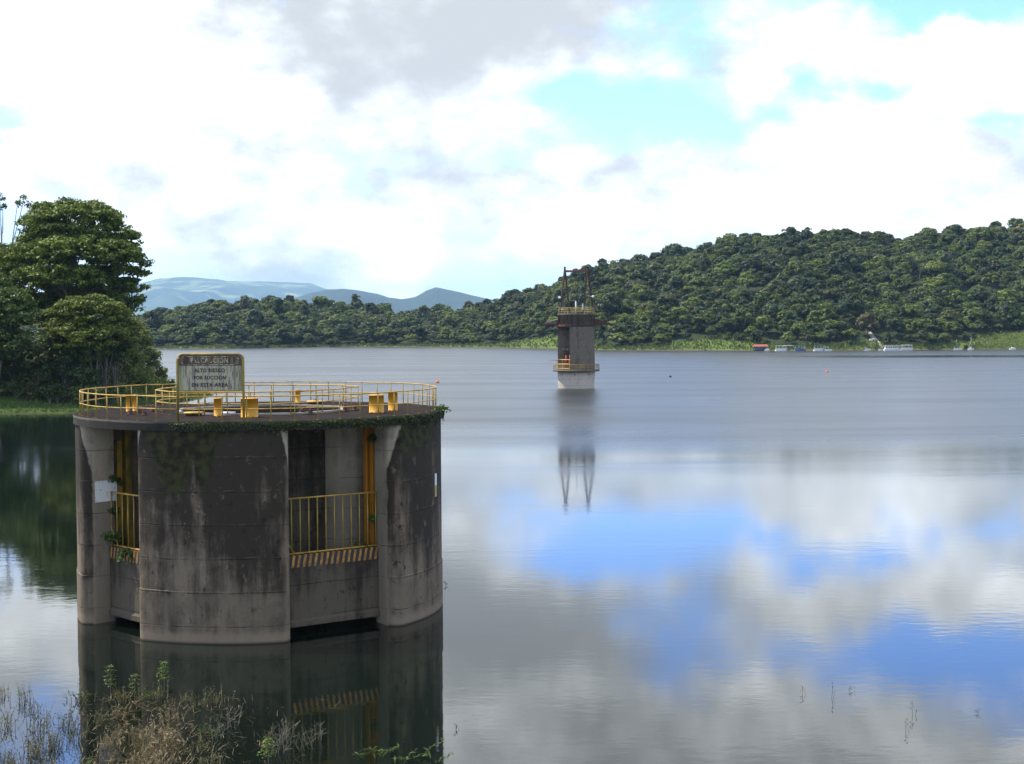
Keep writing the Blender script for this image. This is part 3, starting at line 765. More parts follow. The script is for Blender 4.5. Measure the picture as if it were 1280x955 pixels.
def big_tree(name, label, base, lobes, mat, leaf=(0.30, 0.17), clump_r=(0.9, 1.7), dens=0.30, leaves=90, flat=0.5, seed=0, trunk_r=0.5, tone0=0.45, barkm=None, open_=1.0):
    """lobes: (px, py, Y, half width px, half height px); world-sized crown built of leaf clumps"""
    rng = np.random.default_rng(seed); r_ = random.Random(seed)
    o = thing(name, label, 'tree', base)
    B = Vector(base); cen, rad, tone, mids = [], [], [], []
    for (px, py, Y, hw, hh) in lobes:
        c = aty(px, py, Y) - B; sx = hw / F * Y; sz = hh / F * Y; sy = sx * 0.85
        mids.append((c, sx, sz))
        k = max(3 if open_ < 1 else 6, int(dens * (sx * sy + sx * sz * 1.5)))
        d_ = unit(rng.normal(size=(k, 3)))
        d_[:, 2] = np.where(d_[:, 2] < -0.35, -d_[:, 2], d_[:, 2])
        rr = np.where(rng.uniform(size=k) < 0.75, rng.uniform(0.82, 1.0, k), rng.uniform(0.3, 0.8, k))
        cen.append(np.array(c) + d_ * np.array([sx, sy, sz]) * rr[:, None])
        s = rng.uniform(*clump_r, k)
        rad.append(np.stack([s * rng.uniform(.8, 1.3, k), s * rng.uniform(.8, 1.3, k), s * flat * rng.uniform(.7, 1.2, k)], 1))
        tone.append(tone0 + r_.uniform(-.06, .06) + rng.normal(size=k) * 0.10)
    V, tn = clump_leaves(np.concatenate(cen), np.concatenate(rad), leaves, np.concatenate(tone), leaf[0], leaf[1], rng)
    mb = MB(); c0 = mids[0][0]
    fork = Vector((c0.x * .5, c0.y * .5, max(1.5, c0.z * 0.45)))
    mb.tube([(0, 0, -1), (fork.x * .2, fork.y * .2, fork.z * .35), fork], [trunk_r * 1.4, trunk_r, trunk_r * .8], 8)
    link('trunk', mb.mesh('trunk', barkm or M_BARK), o)
    allc = np.concatenate(cen)
    for (c, sx, sz) in mids:
        lb = MB(); end = c + Vector((0, 0, -sz * .2)); mid = fork.lerp(end, .5) + Vector((r_.uniform(-.5, .5), r_.uniform(-.5, .5), sz * .1))
        lb.tube([fork, mid, end], [trunk_r * .6, trunk_r * .4, trunk_r * .2], 6)
        near = allc[np.argsort(((allc - np.array(c)) ** 2).sum(1))[:30]]
        for e in near[:30 if open_ >= 1 else 2:3]:
            s0 = fork.lerp(end, r_.uniform(.6, 1)); lb.tube([s0, s0.lerp(Vector(e), .55) + Vector((0, 0, .3)), e], [trunk_r * .2, trunk_r * .13, trunk_r * .05], 4)
        link('limb', lb.mesh('limb', barkm or M_BARK), o)
    link('crown', quads_mesh('crown', V, tn, mat), o)
    return o
def bk(px, Y):
    p = aty(px, 450, Y); return Vector((p.x, Y, bank_z(p.x, Y) - .1))
big_tree('shore_tree', 'huge spreading broadleaf tree with domed top on the left bank', bk(85, 246),
         [(95, 285, 246, 62, 36), (60, 285, 248, 32, 26), (138, 300, 245, 34, 24), (95, 318, 242, 80, 22), (40, 330, 244, 52, 24), (150, 336, 244, 34, 20),
          (160, 368, 246, 23, 22), (120, 355, 248, 45, 24), (30, 360, 250, 55, 30), (75, 350, 238, 60, 20), (168, 384, 247, 11, 12),
          (80, 310, 246, 55, 30), (100, 385, 250, 55, 26), (45, 395, 250, 50, 30), (140, 385, 249, 26, 22), (75, 268, 247, 40, 14)],
         M_TREE, seed=21, trunk_r=.7, dens=1.05, leaves=62, leaf=(.34, .20), tone0=.56)
big_tree('mound_tree', 'rounded umbrella tree with yellowish green crown below the huge spreading tree', bk(110, 228),
         [(112, 398, 228, 50, 30), (150, 418, 229, 26, 30), (75, 408, 230, 34, 26), (110, 424, 227, 56, 26)],
         M_MOUND, seed=22, trunk_r=.35, dens=1.9, leaves=70, leaf=(.25, .14), flat=.38, clump_r=(.8, 1.4), tone0=.58)
big_tree('edge_tree', 'lighter green tree at the left edge of the frame in front of the huge tree', bk(-5, 220),
         [(5, 395, 220, 36, 34), (22, 375, 221, 18, 16), (-25, 370, 222, 40, 36), (12, 430, 219, 26, 22), (-20, 440, 219, 40, 30)],
         M_BUSH, seed=23, trunk_r=.35, dens=1.3, leaves=70, leaf=(.34, .17), tone0=.78)
big_tree('back_tree', 'dark tree behind the huge tree at the left frame edge', bk(-20, 262),
         [(-15, 345, 262, 60, 45), (20, 330, 263, 35, 25), (-40, 390, 261, 60, 45)], M_TREE, seed=24, trunk_r=.5, dens=.9, leaves=60)
big_tree('bare_tree', 'sparse pale trunked tree with few leaf tufts at the upper left edge', bk(8, 270),
         [(3, 261, 270, 7, 5), (-14, 252, 271, 12, 6), (30, 249, 270, 7, 4), (22, 254, 270, 3, 2), (38, 257, 270, 4, 3), (0, 248, 270, 5, 3)],
         M_TREE, seed=25, trunk_r=.28, dens=1.6, leaves=24, leaf=(.30, .15), clump_r=(.5, .9), flat=.9, barkm=M_PALEBARK, open_=.5)
for k_, (px_, Y_) in enumerate(((-120, 232), (-215, 246))):
    big_tree('bank_tree', ('broadleaf tree on the left bank just beyond the frame edge', 'second broadleaf tree on the left bank beyond the frame edge')[k_], bk(px_, Y_),
             [(px_, 330, Y_, 60, 50), (px_ - 30, 390, Y_, 60, 50), (px_ + 40, 400, Y_, 50, 50), (px_, 450, Y_ - 6, 70, 35)], M_TREE, seed=26 + k_, trunk_r=.5, dens=.6, leaves=50, leaf=(.36, .2))
# understory bushes and shrubs, each of its own shape
def bush(name, label, px, py, Y, hw, hh, mat, seed, group=None, tone0=.42, leaf=(.24, .13), dens=1.3):
    base = bk(px, Y)
    rng = np.random.default_rng(seed); o = thing(name, label, 'bush', base, 0, group)
    c = aty(px, py, Y) - base; sx = hw / F * Y; sz = hh / F * Y
    k = max(12, int(dens * 1.7 * sx * sz * 3)); d_ = unit(rng.normal(size=(k, 3))); d_[:, 2] = np.where(rng.uniform(size=k) < .55, np.abs(d_[:, 2]), d_[:, 2])
    cen = np.array(c) + d_ * np.array([sx, sx * .8, sz]) * rng.uniform(.55, 1, k)[:, None]
    cen[:, 2] = np.maximum(cen[:, 2], .25)
    s = rng.uniform(.55, 1.15, k)
    V, tn = clump_leaves(cen, np.stack([s, s, s * .7], 1), 45, tone0 + rng.normal(size=k) * .12, leaf[0], leaf[1], rng)
    mb = MB()
    for e in cen[::max(1, k // 7)]:
        mb.tube([(0, 0, -.4), (e[0] * .4, e[1] * .4, e[2] * .55), tuple(e)], [.09, .06, .02], 4)
    link('stem', mb.mesh('stem', M_BARK), o); link('foliage', quads_mesh('foliage', V, tn, mat), o)
    return o
rs = random.Random(9)
for i in range(13):
    px = -10 + i * 9.5 + rs.uniform(-4, 4); Y = rs.uniform(221, 231)
    bush('understory_bush', 'dark dense understory bush above the lawn on the left bank', px, rs.uniform(462, 482), Y, rs.uniform(15, 24), rs.uniform(18, 30), M_BUSH, 300 + i, 'dark understory bushes on the left bank', .44)
for i in range(12):
    bush('hem_bush', 'low leafy bush along the upper edge of the left lawn', -6 + i * 13 + rs.uniform(-3, 3), rs.uniform(488, 495), rs.uniform(218.5, 221), rs.uniform(9, 13), rs.uniform(8, 12), M_BUSH if i % 4 else M_LIGHT, 420 + i, 'low bushes along the left lawn', .46)
for i in range(9):
    px_ = 62 + i * 10 + rs.uniform(-3, 3)
    bush('thicket_bush', 'bush hiding the trunk of the rounded umbrella tree', px_, rs.uniform(438, 458), rs.uniform(223, 227), rs.uniform(13, 19), rs.uniform(16, 24), M_BUSH if i % 3 else M_LIGHT, 390 + i, 'bushes round the umbrella tree trunk', .40)
for i in range(9):
    px = 10 + i * 15 + rs.uniform(-4, 4); Y = rs.uniform(232, 242)
    bush('thicket_bush', 'dark thicket bush under the crown of the rounded umbrella tree', px, rs.uniform(432, 458), Y, rs.uniform(18, 26), rs.uniform(20, 30), M_BUSH, 330 + i, 'thicket bushes under the umbrella tree', .36)
SL = [(128, 440, 236, 18, 26), (146, 436, 246, 18, 26), (160, 432, 250, 16, 24), (170, 445, 256, 14, 20), (182, 452, 258, 12, 18), (190, 464, 262, 12, 16),
      (150, 466, 240, 20, 24), (168, 474, 246, 18, 20), (186, 482, 252, 15, 14), (200, 482, 260, 10, 11), (135, 478, 232, 20, 20), (207, 488, 262, 8, 7), (150, 490, 236, 16, 10), (176, 430, 255, 14, 22), (190, 448, 260, 11, 16), (200, 468, 263, 9, 13), (212, 484, 264, 8, 9), (165, 455, 244, 18, 24), (180, 472, 248, 16, 16), (120, 478, 226, 16, 18), (140, 488, 230, 16, 12)]
for i, (px, py, Y, hw, hh) in enumerate(SL):
    russet = i in (3, 5)
    bush('slope_bush', 'russet leaved bush on the crest of the left bank point' if russet else 'light green bush on the sloping point of the left bank', px, py, Y, hw, hh,
         M_RUSSET if i == 5 else M_BUSH if i < 6 else M_LIGHT, 360 + i, 'bushes on the left bank point', .62 if i < 6 else .80)
# tall grass on the point and the lawn
rng = np.random.default_rng(15)
def blades(n, fn, h0, h1, w, mat, name, label, tone0=.45):
    P, hh = [], []
    while len(P) < n:
        r_ = fn()
        if r_ is not None: P.append(r_)
    P = np.array(P); hh = rng.uniform(h0, h1, n)
    d = unit(np.stack([rng.normal(size=n), rng.normal(size=n), np.zeros(n)], 1)) * w
    lean = np.stack([rng.normal(size=n) * .25 * hh, rng.normal(size=n) * .25 * hh, hh], 1)
    V = np.stack([P - d, P + d, P + d * .25 + lean, P - d * .25 + lean], 1)
    return tag(link(name, quads_mesh(name, V, tone0 + rng.normal(size=n) * .15, mat)), label, 'grass', kind='stuff')
def on_point():
    px, Y = rng.uniform(120, 222), rng.uniform(228, 282); x = (px - 640) / F * Y
    d_ = inland(x, Y)
    return (x, Y, bank_z(x, Y)) if d_ > 9 else None
blades(6000, on_point, .8, 2.2, .10, M_LIGHT, 'tall_grass', 'tall pale green grass on the sloping point of the left bank', .85)
def on_lawn():
    x, Y = rng.uniform(-120, -52), rng.uniform(203, 275); d_ = inland(x, Y)
    return (x, Y, bank_z(x, Y)) if .6 < d_ < 13 else None
blades(7000, on_lawn, .12, .4, .12, M_LIGHT, 'lawn_grass', 'short bright green grass along the left bank', .30)

# ================================================================== INTAKE TOWER (near)
TC = Vector((-10.78, 61.9, 0)); TR = 7.7
vd = Vector((-TC.x, -TC.y, 0)).normalized(); ve = Vector((-vd.y, vd.x, 0))
BETA = atan2(vd.y, vd.x)                        # world angle of the direction towards the viewer
def pol(ph, r, z=0.0):                          # polar about the tower, degrees from the viewer's side, right positive
    a = radians(ph); d_ = vd * cos(a) + ve * sin(a); return Vector((d_.x * r, d_.y * r, z))
OPEN = [(25.2, 2.15), (-54.1, 1.8), (103, 2.15), (180, 2.15), (-130, 2.15)]
FR = 0.45
def frame(pho):
    a = radians(pho); return vd * cos(a) + ve * sin(a), -vd * sin(a) + ve * cos(a)
def uc_of(w): return sqrt((TR - FR) ** 2 - (w + FR) ** 2)
def side_profile(w):
    """one side of an opening from the outer cylinder inwards: (u, v, material)"""
    uc = uc_of(w); out = []
    for k in range(7):
        a = radians(90 - 15 * k)
        ang = math.asin((w + FR) / (TR - FR))
        # fillet from the circle tangent to the side wall
        a0 = ang; th = a0 + (pi / 2 + 0.0 - a0) * 0
        # start normal direction = radial at 'ang', end normal = towards -v
        s = ang + (-(pi / 2) - ang) * k / 6.0
        out.append((uc + FR * cos(s), (w + FR) + FR * sin(s)))
    out += [(uc - .8, w), (uc - .8, w + .42), (uc - 2.3, w + .42), (uc - 2.3, w), (uc - 2.48, w - .12), (uc - 2.62, w - .32), (uc - 2.75, w - .62), (uc - 2.85, w - .75), (uc - 3.2, w - .98)]
    return out
ops = sorted(OPEN); outline = []; mats_seg = []; shel = []
SHP = [0, .14, .32, .5, .68, .85, 1.0] + [1.0] * 12
def world_uv(pho, u, v):
    a, b_ = frame(pho); return a * u + b_ * v
for i, (pho, w) in enumerate(ops):
    half = math.degrees(math.asin((w + FR) / (TR - FR)))
    left = [(u, -v) for u, v in side_profile(w)]; right = side_profile(w)[::-1]
    for k, (u, v) in enumerate(left):
        outline.append(world_uv(pho, u, v)); mats_seg.append(0); shel.append(SHP[k])
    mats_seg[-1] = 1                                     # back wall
    for k, (u, v) in enumerate(right):
        outline.append(world_uv(pho, u, v)); mats_seg.append(0); shel.append(SHP[len(right) - 1 - k])
    nxt_pho, nxt_w = ops[(i + 1) % len(ops)]
    if i == len(ops) - 1: nxt_pho += 360
    nh = math.degrees(math.asin((nxt_w + FR) / (TR - FR)))
    a0, a1 = pho + half, nxt_pho - nh; kk = max(2, int((a1 - a0) / 3))
    for k in range(1, kk):
        outline.append(pol(a0 + (a1 - a0) * k / kk, TR)); mats_seg.append(0); shel.append(0.0)
n = len(outline); mb = MB()
ZR = [-1.2, 1.98, 2.0, 8.09]
vs = []
for zi, z in enumerate(ZR):
    for p in outline:
        k = 1.0 + (0.03 / TR if z < 1.99 else 0.0); vs.append((p.x * k, p.y * k, z))
for zi in range(len(ZR) - 1):
    for j in range(n):
        l = (j + 1) % n
        mb.add([], [])
        mb.f.append((zi * n + j, zi * n + l, (zi + 1) * n + l, (zi + 1) * n + j)); mb.mi.append(mats_seg[j]); mb.sm.append(False)
mb.v = vs
tower = thing('intake_tower', 'big round stained concrete intake tower with yellow railings standing in the near water', 'intake tower', TC)
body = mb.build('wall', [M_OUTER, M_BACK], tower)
at = body.data.attributes.new('shelter', 'FLOAT', 'POINT'); at.data.foreach_set('value', shel * len(ZR))
# smooth round faces only
body.data.polygons.foreach_set('use_smooth', [True] * len(body.data.polygons)); body.data.set_sharp_from_angle(angle=radians(25))
# deck slab, an annulus with an eight sided well
HOLE = 3.35; SR = 7.77; ZD = 8.45
ns = 96; ring_o = [pol(360 * k / ns, SR) for k in range(ns)]
def hole_pt(ph):
    k = ((ph + 22.5) % 45) - 22.5; return pol(ph, HOLE / cos(radians(k)))
ring_i = [hole_pt(360 * k / ns) for k in range(ns)]
def annulus(z0, z1):
    v_ = [(p.x, p.y, z) for z in (z0, z1) for p in ring_o] + [(p.x, p.y, z) for z in (z0, z1) for p in ring_i]
    f_, mi_ = [], []
    for k in range(ns):
        l = (k + 1) % ns
        f_ += [(k, l, ns + l, ns + k), (2 * ns + l, 2 * ns + k, 3 * ns + k, 3 * ns + l), (ns + k, ns + l, 3 * ns + l, 3 * ns + k), (l, k, 2 * ns + k, 2 * ns + l)]
        mi_ += [1, 1, 0, 1]
    return v_, f_, mi_
v_, f_, mi_ = annulus(8.09, ZD); sb = MB().add(v_, f_); sb.mi = mi_
sb.build('deck_slab', [M_DECK, M_EDGE], tower)
mb = MB(); ci = [hole_pt(22.5 + 45 * k) for k in range(8)]
for k in range(8):
    a_, b_ = ci[k], ci[(k + 1) % 8]; i0 = .97
    mb.add([(a_.x, a_.y, ZD - .01), (b_.x, b_.y, ZD - .01), (b_.x * 1.045, b_.y * 1.045, ZD - .01), (a_.x * 1.045, a_.y * 1.045, ZD - .01),
            (a_.x, a_.y, ZD + .07), (b_.x, b_.y, ZD + .07), (b_.x * 1.045, b_.y * 1.045, ZD + .07), (a_.x * 1.045, a_.y * 1.045, ZD + .07)],
           [(4, 5, 6, 7), (0, 1, 5, 4), (2, 3, 7, 6)])
mb.build('well_curb', painted('curb_concrete', (0.34, 0.32, 0.28), (0.16, 0.15, 0.12), 1.5, 0.9), tower)
mb = MB(); cj = [p * .995 for p in ci]
mb.add([(p.x, p.y, z) for z in (-.5, ZD - .02) for p in cj], [((k + 1) % 8, k, 8 + k, 8 + (k + 1) % 8) for k in range(8)])
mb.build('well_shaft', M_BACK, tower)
# sill beams with painted edge, gate guides
def sill(pho, w, with_guide, guide_sides, mat_g):
    u_, v_ = frame(pho); uc = uc_of(w)
    rot = atan2(v_.y, v_.x)                      # local x along the chord (left to right), local y inwards
    o = bpy.data.objects.new('sill_beam', None)
    base = u_ * (uc - .55)
    mb = MB(); L = 2 * w - .004
    prof = [(0.0, 2.62), (0.0, .58), (-.07, .50), (-.07, .30), (.45, .28), (.45, 2.62)]
    nv = len(prof)
    mb.add([(s * L / 2, y, z) for s in (-1, 1) for y, z in prof],
           [(k, (k + 1) % nv, nv + (k + 1) % nv, nv + k) for k in range(nv)] + [tuple(range(nv))[::-1], tuple(range(nv, 2 * nv))])
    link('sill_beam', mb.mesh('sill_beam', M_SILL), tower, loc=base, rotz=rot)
    mb = MB().box((0, .21, 2.865), (L, .44, .485))
    link('striped_edge', mb.mesh('striped_edge', M_STRIPE), tower, loc=base, rotz=rot)
    for s in guide_sides:
        gx = s * (w + .10)
        mb = MB()
        z0 = 2.6
        mb.box((gx, .42 + .55, (z0 + 8.05) / 2), (.30, .10, 8.05 - z0)).box((gx - s * .16, .42 + .48, (z0 + 8.05) / 2), (.05, .24, 8.05 - z0)).box((gx + s * .12, .42 + .48, (z0 + 8.05) / 2), (.05, .24, 8.05 - z0))
        mb.box((gx + s * .05, .42 + .15, (z0 + 7.4) / 2), (.26, .10, 7.4 - z0)).box((gx - s * .09, .42 + .11, (z0 + 7.4) / 2), (.05, .2, 7.4 - z0)).box((gx + s * .19, .42 + .11, (z0 + 7.4) / 2), (.05, .2, 7.4 - z0))
        g = link('gate_guide', mb.mesh('gate_guide', mat_g), tower, loc=base, rotz=rot)
    return base, rot
b1 = sill(25.2, 2.15, True, (1,), M_ORANGE)
b2 = sill(-54.1, 1.8, True, (-1,), M_OLIVE)
for pho, w in ((103, 2.15), (180, 2.15), (-130, 2.15)): sill(pho, w, False, (), M_ORANGE)

# barrier fences in the two openings facing the viewer
def barrier(base, rot, w, label, nb):
    o = thing('barrier_fence', label, 'railing', TC + base + Vector((0, 0, 3.11)), rot, 'yellow bar fences in the tower openings')
    L = w - .03; z0, z1 = .06, 2.22
    MB().tube([(-L, .06, z1), (L, .06, z1)], .035, 6).build('top_rail', M_YELLOW, o)
    MB().tube([(-L, .06, z0), (L, .06, z0)], .035, 6).build('bottom_rail', M_YELLOW, o)
    bar = MB().tube([(0, 0, z0), (0, 0, z1)], .028, 6).mesh('bar', M_POST)
    for k in range(nb):
        link('bar', bar, o, loc=(-L + .05 + (2 * L - .1) * k / (nb - 1), .06, 0))
    MB().tube([(-L, .06, z0 + .75), (-L + .55, .06, z0)], .03, 6).build('brace', M_YELLOW, o)
    return o
barrier(*b1, 2.15, 'yellow bar fence above the striped sill of the wide right opening', 12)
barrier(*b2, 1.8, 'yellow bar fence grown with plants in the narrow left opening', 9)

# perimeter guard rail
RR = 7.5
gr = thing('guard_rail', 'round yellow pipe railing with many posts along the rim of the near tower deck', 'railing', TC + Vector((0, 0, ZD)))
NP = 52; post = MB().tube([(0, 0, 0), (0, 0, .95)], .023, 6).lathe([(.05, 0), (.05, .015)], sides=8).mesh('post', M_POST)
pp = [pol(360 * k / NP + 2.6, RR) for k in range(NP)]
for p in pp: link('post', post, gr, loc=p)
rs = random.Random(4)
def wob(p, z): return Vector((p.x, p.y, z + rs.uniform(-.012, .012)))
MB().tube([wob(p, .95) for p in pp], .027, 6, closed=True).build('top_rail', M_YELLOW, gr)
MB().tube([wob(p, .47) for p in pp], .022, 6, closed=True).build('mid_rail', M_YELLOW, gr)
# railing round the well
wr = thing('well_rail', 'inner yellow pipe railing round the open well in the near tower deck', 'railing', TC + Vector((0, 0, ZD)))
IR = [(-4.25, -1.24), (-3.3, -2.75), (-1.7, -3.55), (.2, -3.72), (1.75, -3.3), (2.9, -2.2), (3.6, -.6), (4.0, 1.45), (3.2, 2.6), (1.9, 3.3), (-.2, 3.75), (-2.2, 3.4), (-3.8, 2.05), (-4.35, .3)]
ipts = []
for k in range(len(IR)):
    a_, b_ = Vector((*IR[k], 0)), Vector((*IR[(k + 1) % len(IR)], 0)); ipts += [a_, a_.lerp(b_, .5)] if (b_ - a_).length > 1.6 else [a_]
for p in ipts: link('post', post, wr, loc=p)
MB().tube([wob(p, .95) for p in ipts], .030, 6, closed=True).build('top_rail', M_YELLOW, wr)
MB().tube([wob(p, .47) for p in ipts], .024, 6, closed=True).build('mid_rail', M_YELLOW, wr)

# yellow pipe casings standing on the deck
def casing(x, y, r, h, label, two=None):
    o = thing('pipe_casing', label, 'pipe casing', TC + Vector((x, y, ZD)), 0, 'yellow pipe casings on the tower deck')
    MB().lathe([(r + .012, 0), (r + .012, .03), (r, .035), (r, h - .03), (r + .008, h - .03), (r + .008, h), (0, h + .012)], sides=22).build('barrel', M_DRUM, o)
    bm_ = MB()
    for k in range(6): a_ = k * pi / 3; bm_.box(((r + .03) * cos(a_), (r + .03) * sin(a_), .02), (.05, .05, .04), a_)
    bm_.build('base_lug', M_RUST, o)
    return o
casing(-5.50, -.95, .085, .72, 'slim yellow casing, left one of the touching pair at the left of the deck')
casing(-5.30, -.62, .085, .72, 'slim yellow casing, right one of the touching pair at the left of the deck')
casing(-1.0, -4.35, .155, .74, 'medium yellow casing standing below the warning sign')
casing(.38, -4.95, .34, .76, 'wide yellow casing just right of the warning sign')
casing(.75, 5.5, .12, .66, 'slim yellow casing at the back of the deck beyond the well')
casing(5.15, -2.2, .31, .74, 'wide yellow casing at the right side of the deck')
casing(5.72, -.85, .20, .80, 'yellow casing half hidden behind the wide right one')
def lid(x, y, r, label):
    o = thing('hatch_lid', label, 'hatch lid', TC + Vector((x, y, ZD)), 0)
    MB().lathe([(r * .8, 0), (r * .8, .1)], sides=20).build('collar', M_RUST, o)
    MB().lathe([(r, .1), (r, .14), (r * .96, .155), (0, .17)], sides=24).build('plate', M_YELLOW, o)
    MB().tube([(-.08, 0, .165), (-.08, 0, .22), (.08, 0, .22), (.08, 0, .165)], .012, 5).build('handle', M_RUST, o)
lid(-2.1, -3.75, .40, 'flat round yellow hatch lid at the front of the deck left of centre')
lid(1.62, 5.0, .40, 'flat round yellow hatch lid at the back of the deck')
def valve(x, y, label, s=1.0):
    o = thing('valve', label, 'valve', TC + Vector((x, y, ZD)), random.uniform(0, 3), 'small rusty valves on the tower deck', s)
    MB().lathe([(.17, 0), (.17, .04), (.09, .06), (.11, .14), (.06, .2), (.025, .22), (.025, .32)], sides=12).build('body', M_RUST, o)
    w_ = MB(); w_.tube([(.15 * cos(k * pi / 6), .15 * sin(k * pi / 6), .31) for k in range(12)], .018, 5, closed=True)
    w_.box((0, 0, .31), (.3, .02, .02)).box((0, 0, .31), (.02, .3, .02)); w_.build('handwheel', M_REDRUST, o)
for x, y, lab in [(2.13, -2.75, 'rusty valve just right of deck centre, left of the front pair'), (2.54, -3.2, 'rusty valve just right of deck centre, right of the front pair'),
                  (3.75, -1.35, 'rusty valve at the right corner of the well, nearer one'), (4.05, -.4, 'rusty valve at the right corner of the well, farther one'),
                  (-5.0, -2.5, 'small valve at the foot of the slim casing pair'), (-4.9, -1.5, 'small valve just right of the slim casing pair'),
                  (-4.25, -3.1, 'small valve second right of the slim casing pair'), (-4.6, -.4, 'small valve at the left corner of the well')]:
    valve(x, y, lab, 1.0 if x > 0 else .85)
MB().tube([(-1.13, -3.52, ZD + .10), (-.45, -3.58, ZD + .10)], .05, 8).build('white_pipe', M_WHITE, None).location = TC
tag(bpy.data.objects['white_pipe'], 'short white pipe lying on the front curb of the deck well', 'pipe')

# warning sign on the rim
sa, sb_ = TC + pol(-24.6, 7.53) , TC + pol(-5.1, 7.53)
sa.z = sb_.z = ZD
mid = (sa + sb_) / 2; sx = (sb_ - sa); SW = sx.length; srot = atan2(sx.y, sx.x)
sg = thing('warning_sign', 'weathered warning sign on two yellow posts over the near tower rim', 'sign', mid, srot)
z0, z1 = 1.16, 2.55; hw = SW / 2; cr = .22
def arch(hw_, zt, r, k=6): return [(-hw_ + r - r * cos(a), 0, zt - r + r * sin(a)) for a in np.linspace(0, pi / 2, k)] + [(hw_ - r + r * sin(a), 0, zt - r + r * cos(a)) for a in np.linspace(0, pi / 2, k)]
MB().tube([(-hw, 0, 0)] + arch(hw, z1, cr) + [(hw, 0, 0)], .048, 8).build('frame', M_POST, sg)
MB().tube([(-hw, 0, z0), (hw, 0, z0)], .03, 6).build('lower_bar', M_POST, sg)
def plate_prism(pts, y0, y1, mat, name):
    n_ = len(pts)
    v_ = [(x, y0, z) for x, _, z in pts] + [(x, y1, z) for x, _, z in pts]
    f_ = [tuple(range(n_)), tuple(range(n_, 2 * n_))[::-1]] + [(i, n_ + i, n_ + (i + 1) % n_, (i + 1) % n_) for i in range(n_)]
    return MB().add(v_, f_).build(name, mat, sg)
hp = hw - .05; zt = z1 - .04; zh = 2.12
plate_prism([(-hp, 0, z0 + .02), (hp, 0, z0 + .02)] + arch(hp, zt, cr * .9)[::-1], -.012, .012, M_SIGN, 'panel')
plate_prism([(-hp, 0, zh), (hp, 0, zh)] + arch(hp, zt, cr * .9)[::-1], -.020, -.013, M_HEAD, 'header')
def stadium(hw_, zc, r): return [(-hw_ + r + r * cos(a), 0, zc + r * sin(a)) for a in np.linspace(pi / 2, 3 * pi / 2, 9)] + [(hw_ - r + r * cos(a), 0, zc + r * sin(a)) for a in np.linspace(-pi / 2, pi / 2, 9)]
zc = (zh + zt) / 2 - .01
plate_prism(stadium(hp - .10, zc, .155)[::1], -.026, -.021, M_HEADBOX, 'header_panel')
MB().tube([(x, -.028, z) for x, _, z in stadium(hp - .10, zc, .155)], .013, 4, closed=True).build('header_outline', M_LETTERW, sg)
def text(s, x, z, size, mat, wide=1.0, y=-.03, bold=.004):
    cu = bpy.data.curves.new('lettering', 'FONT'); cu.body = s; cu.size = size; cu.extrude = .003; cu.align_x = 'CENTER'; cu.align_y = 'CENTER'; cu.offset = bold; cu.resolution_u = 2; cu.space_character = 1.12
    ob = bpy.data.objects.new('tmp', cu); COL.objects.link(ob)
    dg = bpy.context.evaluated_depsgraph_get(); me = bpy.data.meshes.new_from_object(ob.evaluated_get(dg))
    bpy.data.objects.remove(ob)
    me.transform(Matrix.Translation((x, y, z)) @ Matrix.Rotation(pi / 2, 4, 'X') @ Matrix.Diagonal((wide, 1, 1, 1)))
    me.materials.clear(); me.materials.append(mat)
    return link('lettering', me, sg)
text('PRECAUCION', -.02, zc, .27, M_LETTERW, .80, -.03, .006)
text('ALTO RIESGO', -.02, 1.93, .20, M_LETTER, .86, -.017, .006)
text('POR SUCCION', -.02, 1.655, .20, M_LETTER, .86, -.017, .006)
text('EN ESTA AREA', -.02, 1.38, .20, M_LETTER, .98, -.017, .006)

# notice plates fixed to the piers
u_, v_ = frame(-54.1); uc = uc_of(1.8)
pc = TC + u_ * (uc - .42) + v_ * (-1.8 + .02); 
nb_ = thing('notice_plate', 'square white notice plate with blotchy print on the left pier', 'sign', pc + Vector((0, 0, 5.38)), atan2(u_.y, u_.x))
MB().box((0, 0, 0), (1.0, .016, .86)).build('plate', M_PLATE, nb_)
bt = MB()
for a_ in (-.46, .46):
    for c_ in (-.39, .39): bt.box((a_, .012, c_), (.03, .02, .03)).box((a_, -.012, c_), (.03, .02, .03))
bt.build('bolt', M_RUST, nb_)
pr = pol(68.5, TR + .012)
gp = thing('gauge_plate', 'narrow upright plate, white above yellow, on the right flank of the tower', 'sign', TC + pr + Vector((0, 0, 5.35)), atan2(pr.y, pr.x) - pi / 2)
MB().box((0, 0, .24), (.26, .02, .5)).build('upper_plate', M_WHITE, gp)
MB().box((0, 0, -.25), (.26, .02, .46)).build('lower_plate', painted('faded_yellow_plate', (.5, .42, .14), (.3, .26, .14), 6), gp)

# moss along the rim, ferns in the openings
rng = np.random.default_rng(31)
N = 4200; ph = rng.uniform(-26, 96, N); dens_ = .35 + .65 * (np.sin(ph * .31) * .5 + .5) * (ph > -26)
keepm = rng.uniform(size=N) < np.clip(dens_ + (ph > 25) * .3, 0, 1); ph = ph[keepm]; N = len(ph)
zz = ZD - .02 - np.abs(rng.normal(size=N)) * .13 - (rng.uniform(size=N) < .15) * rng.uniform(0, .3, N)
P = np.array([pol(a_, SR + .02 + rng.uniform(0, .06), z_) for a_, z_ in zip(ph, zz)])
nrm = unit(np.array([pol(a_, 1) for a_ in ph]) + rng.normal(size=(N, 3)) * .5 + np.array([0, 0, .4]))
V = leaf_quads(P, nrm, .048, .028, rng)
o = link('moss', quads_mesh('moss', V, .42 + rng.normal(size=N) * .2, M_MOSS), None, loc=TC)
tag(o, 'green moss fringe along the right half of the tower rim', 'moss', kind='stuff')
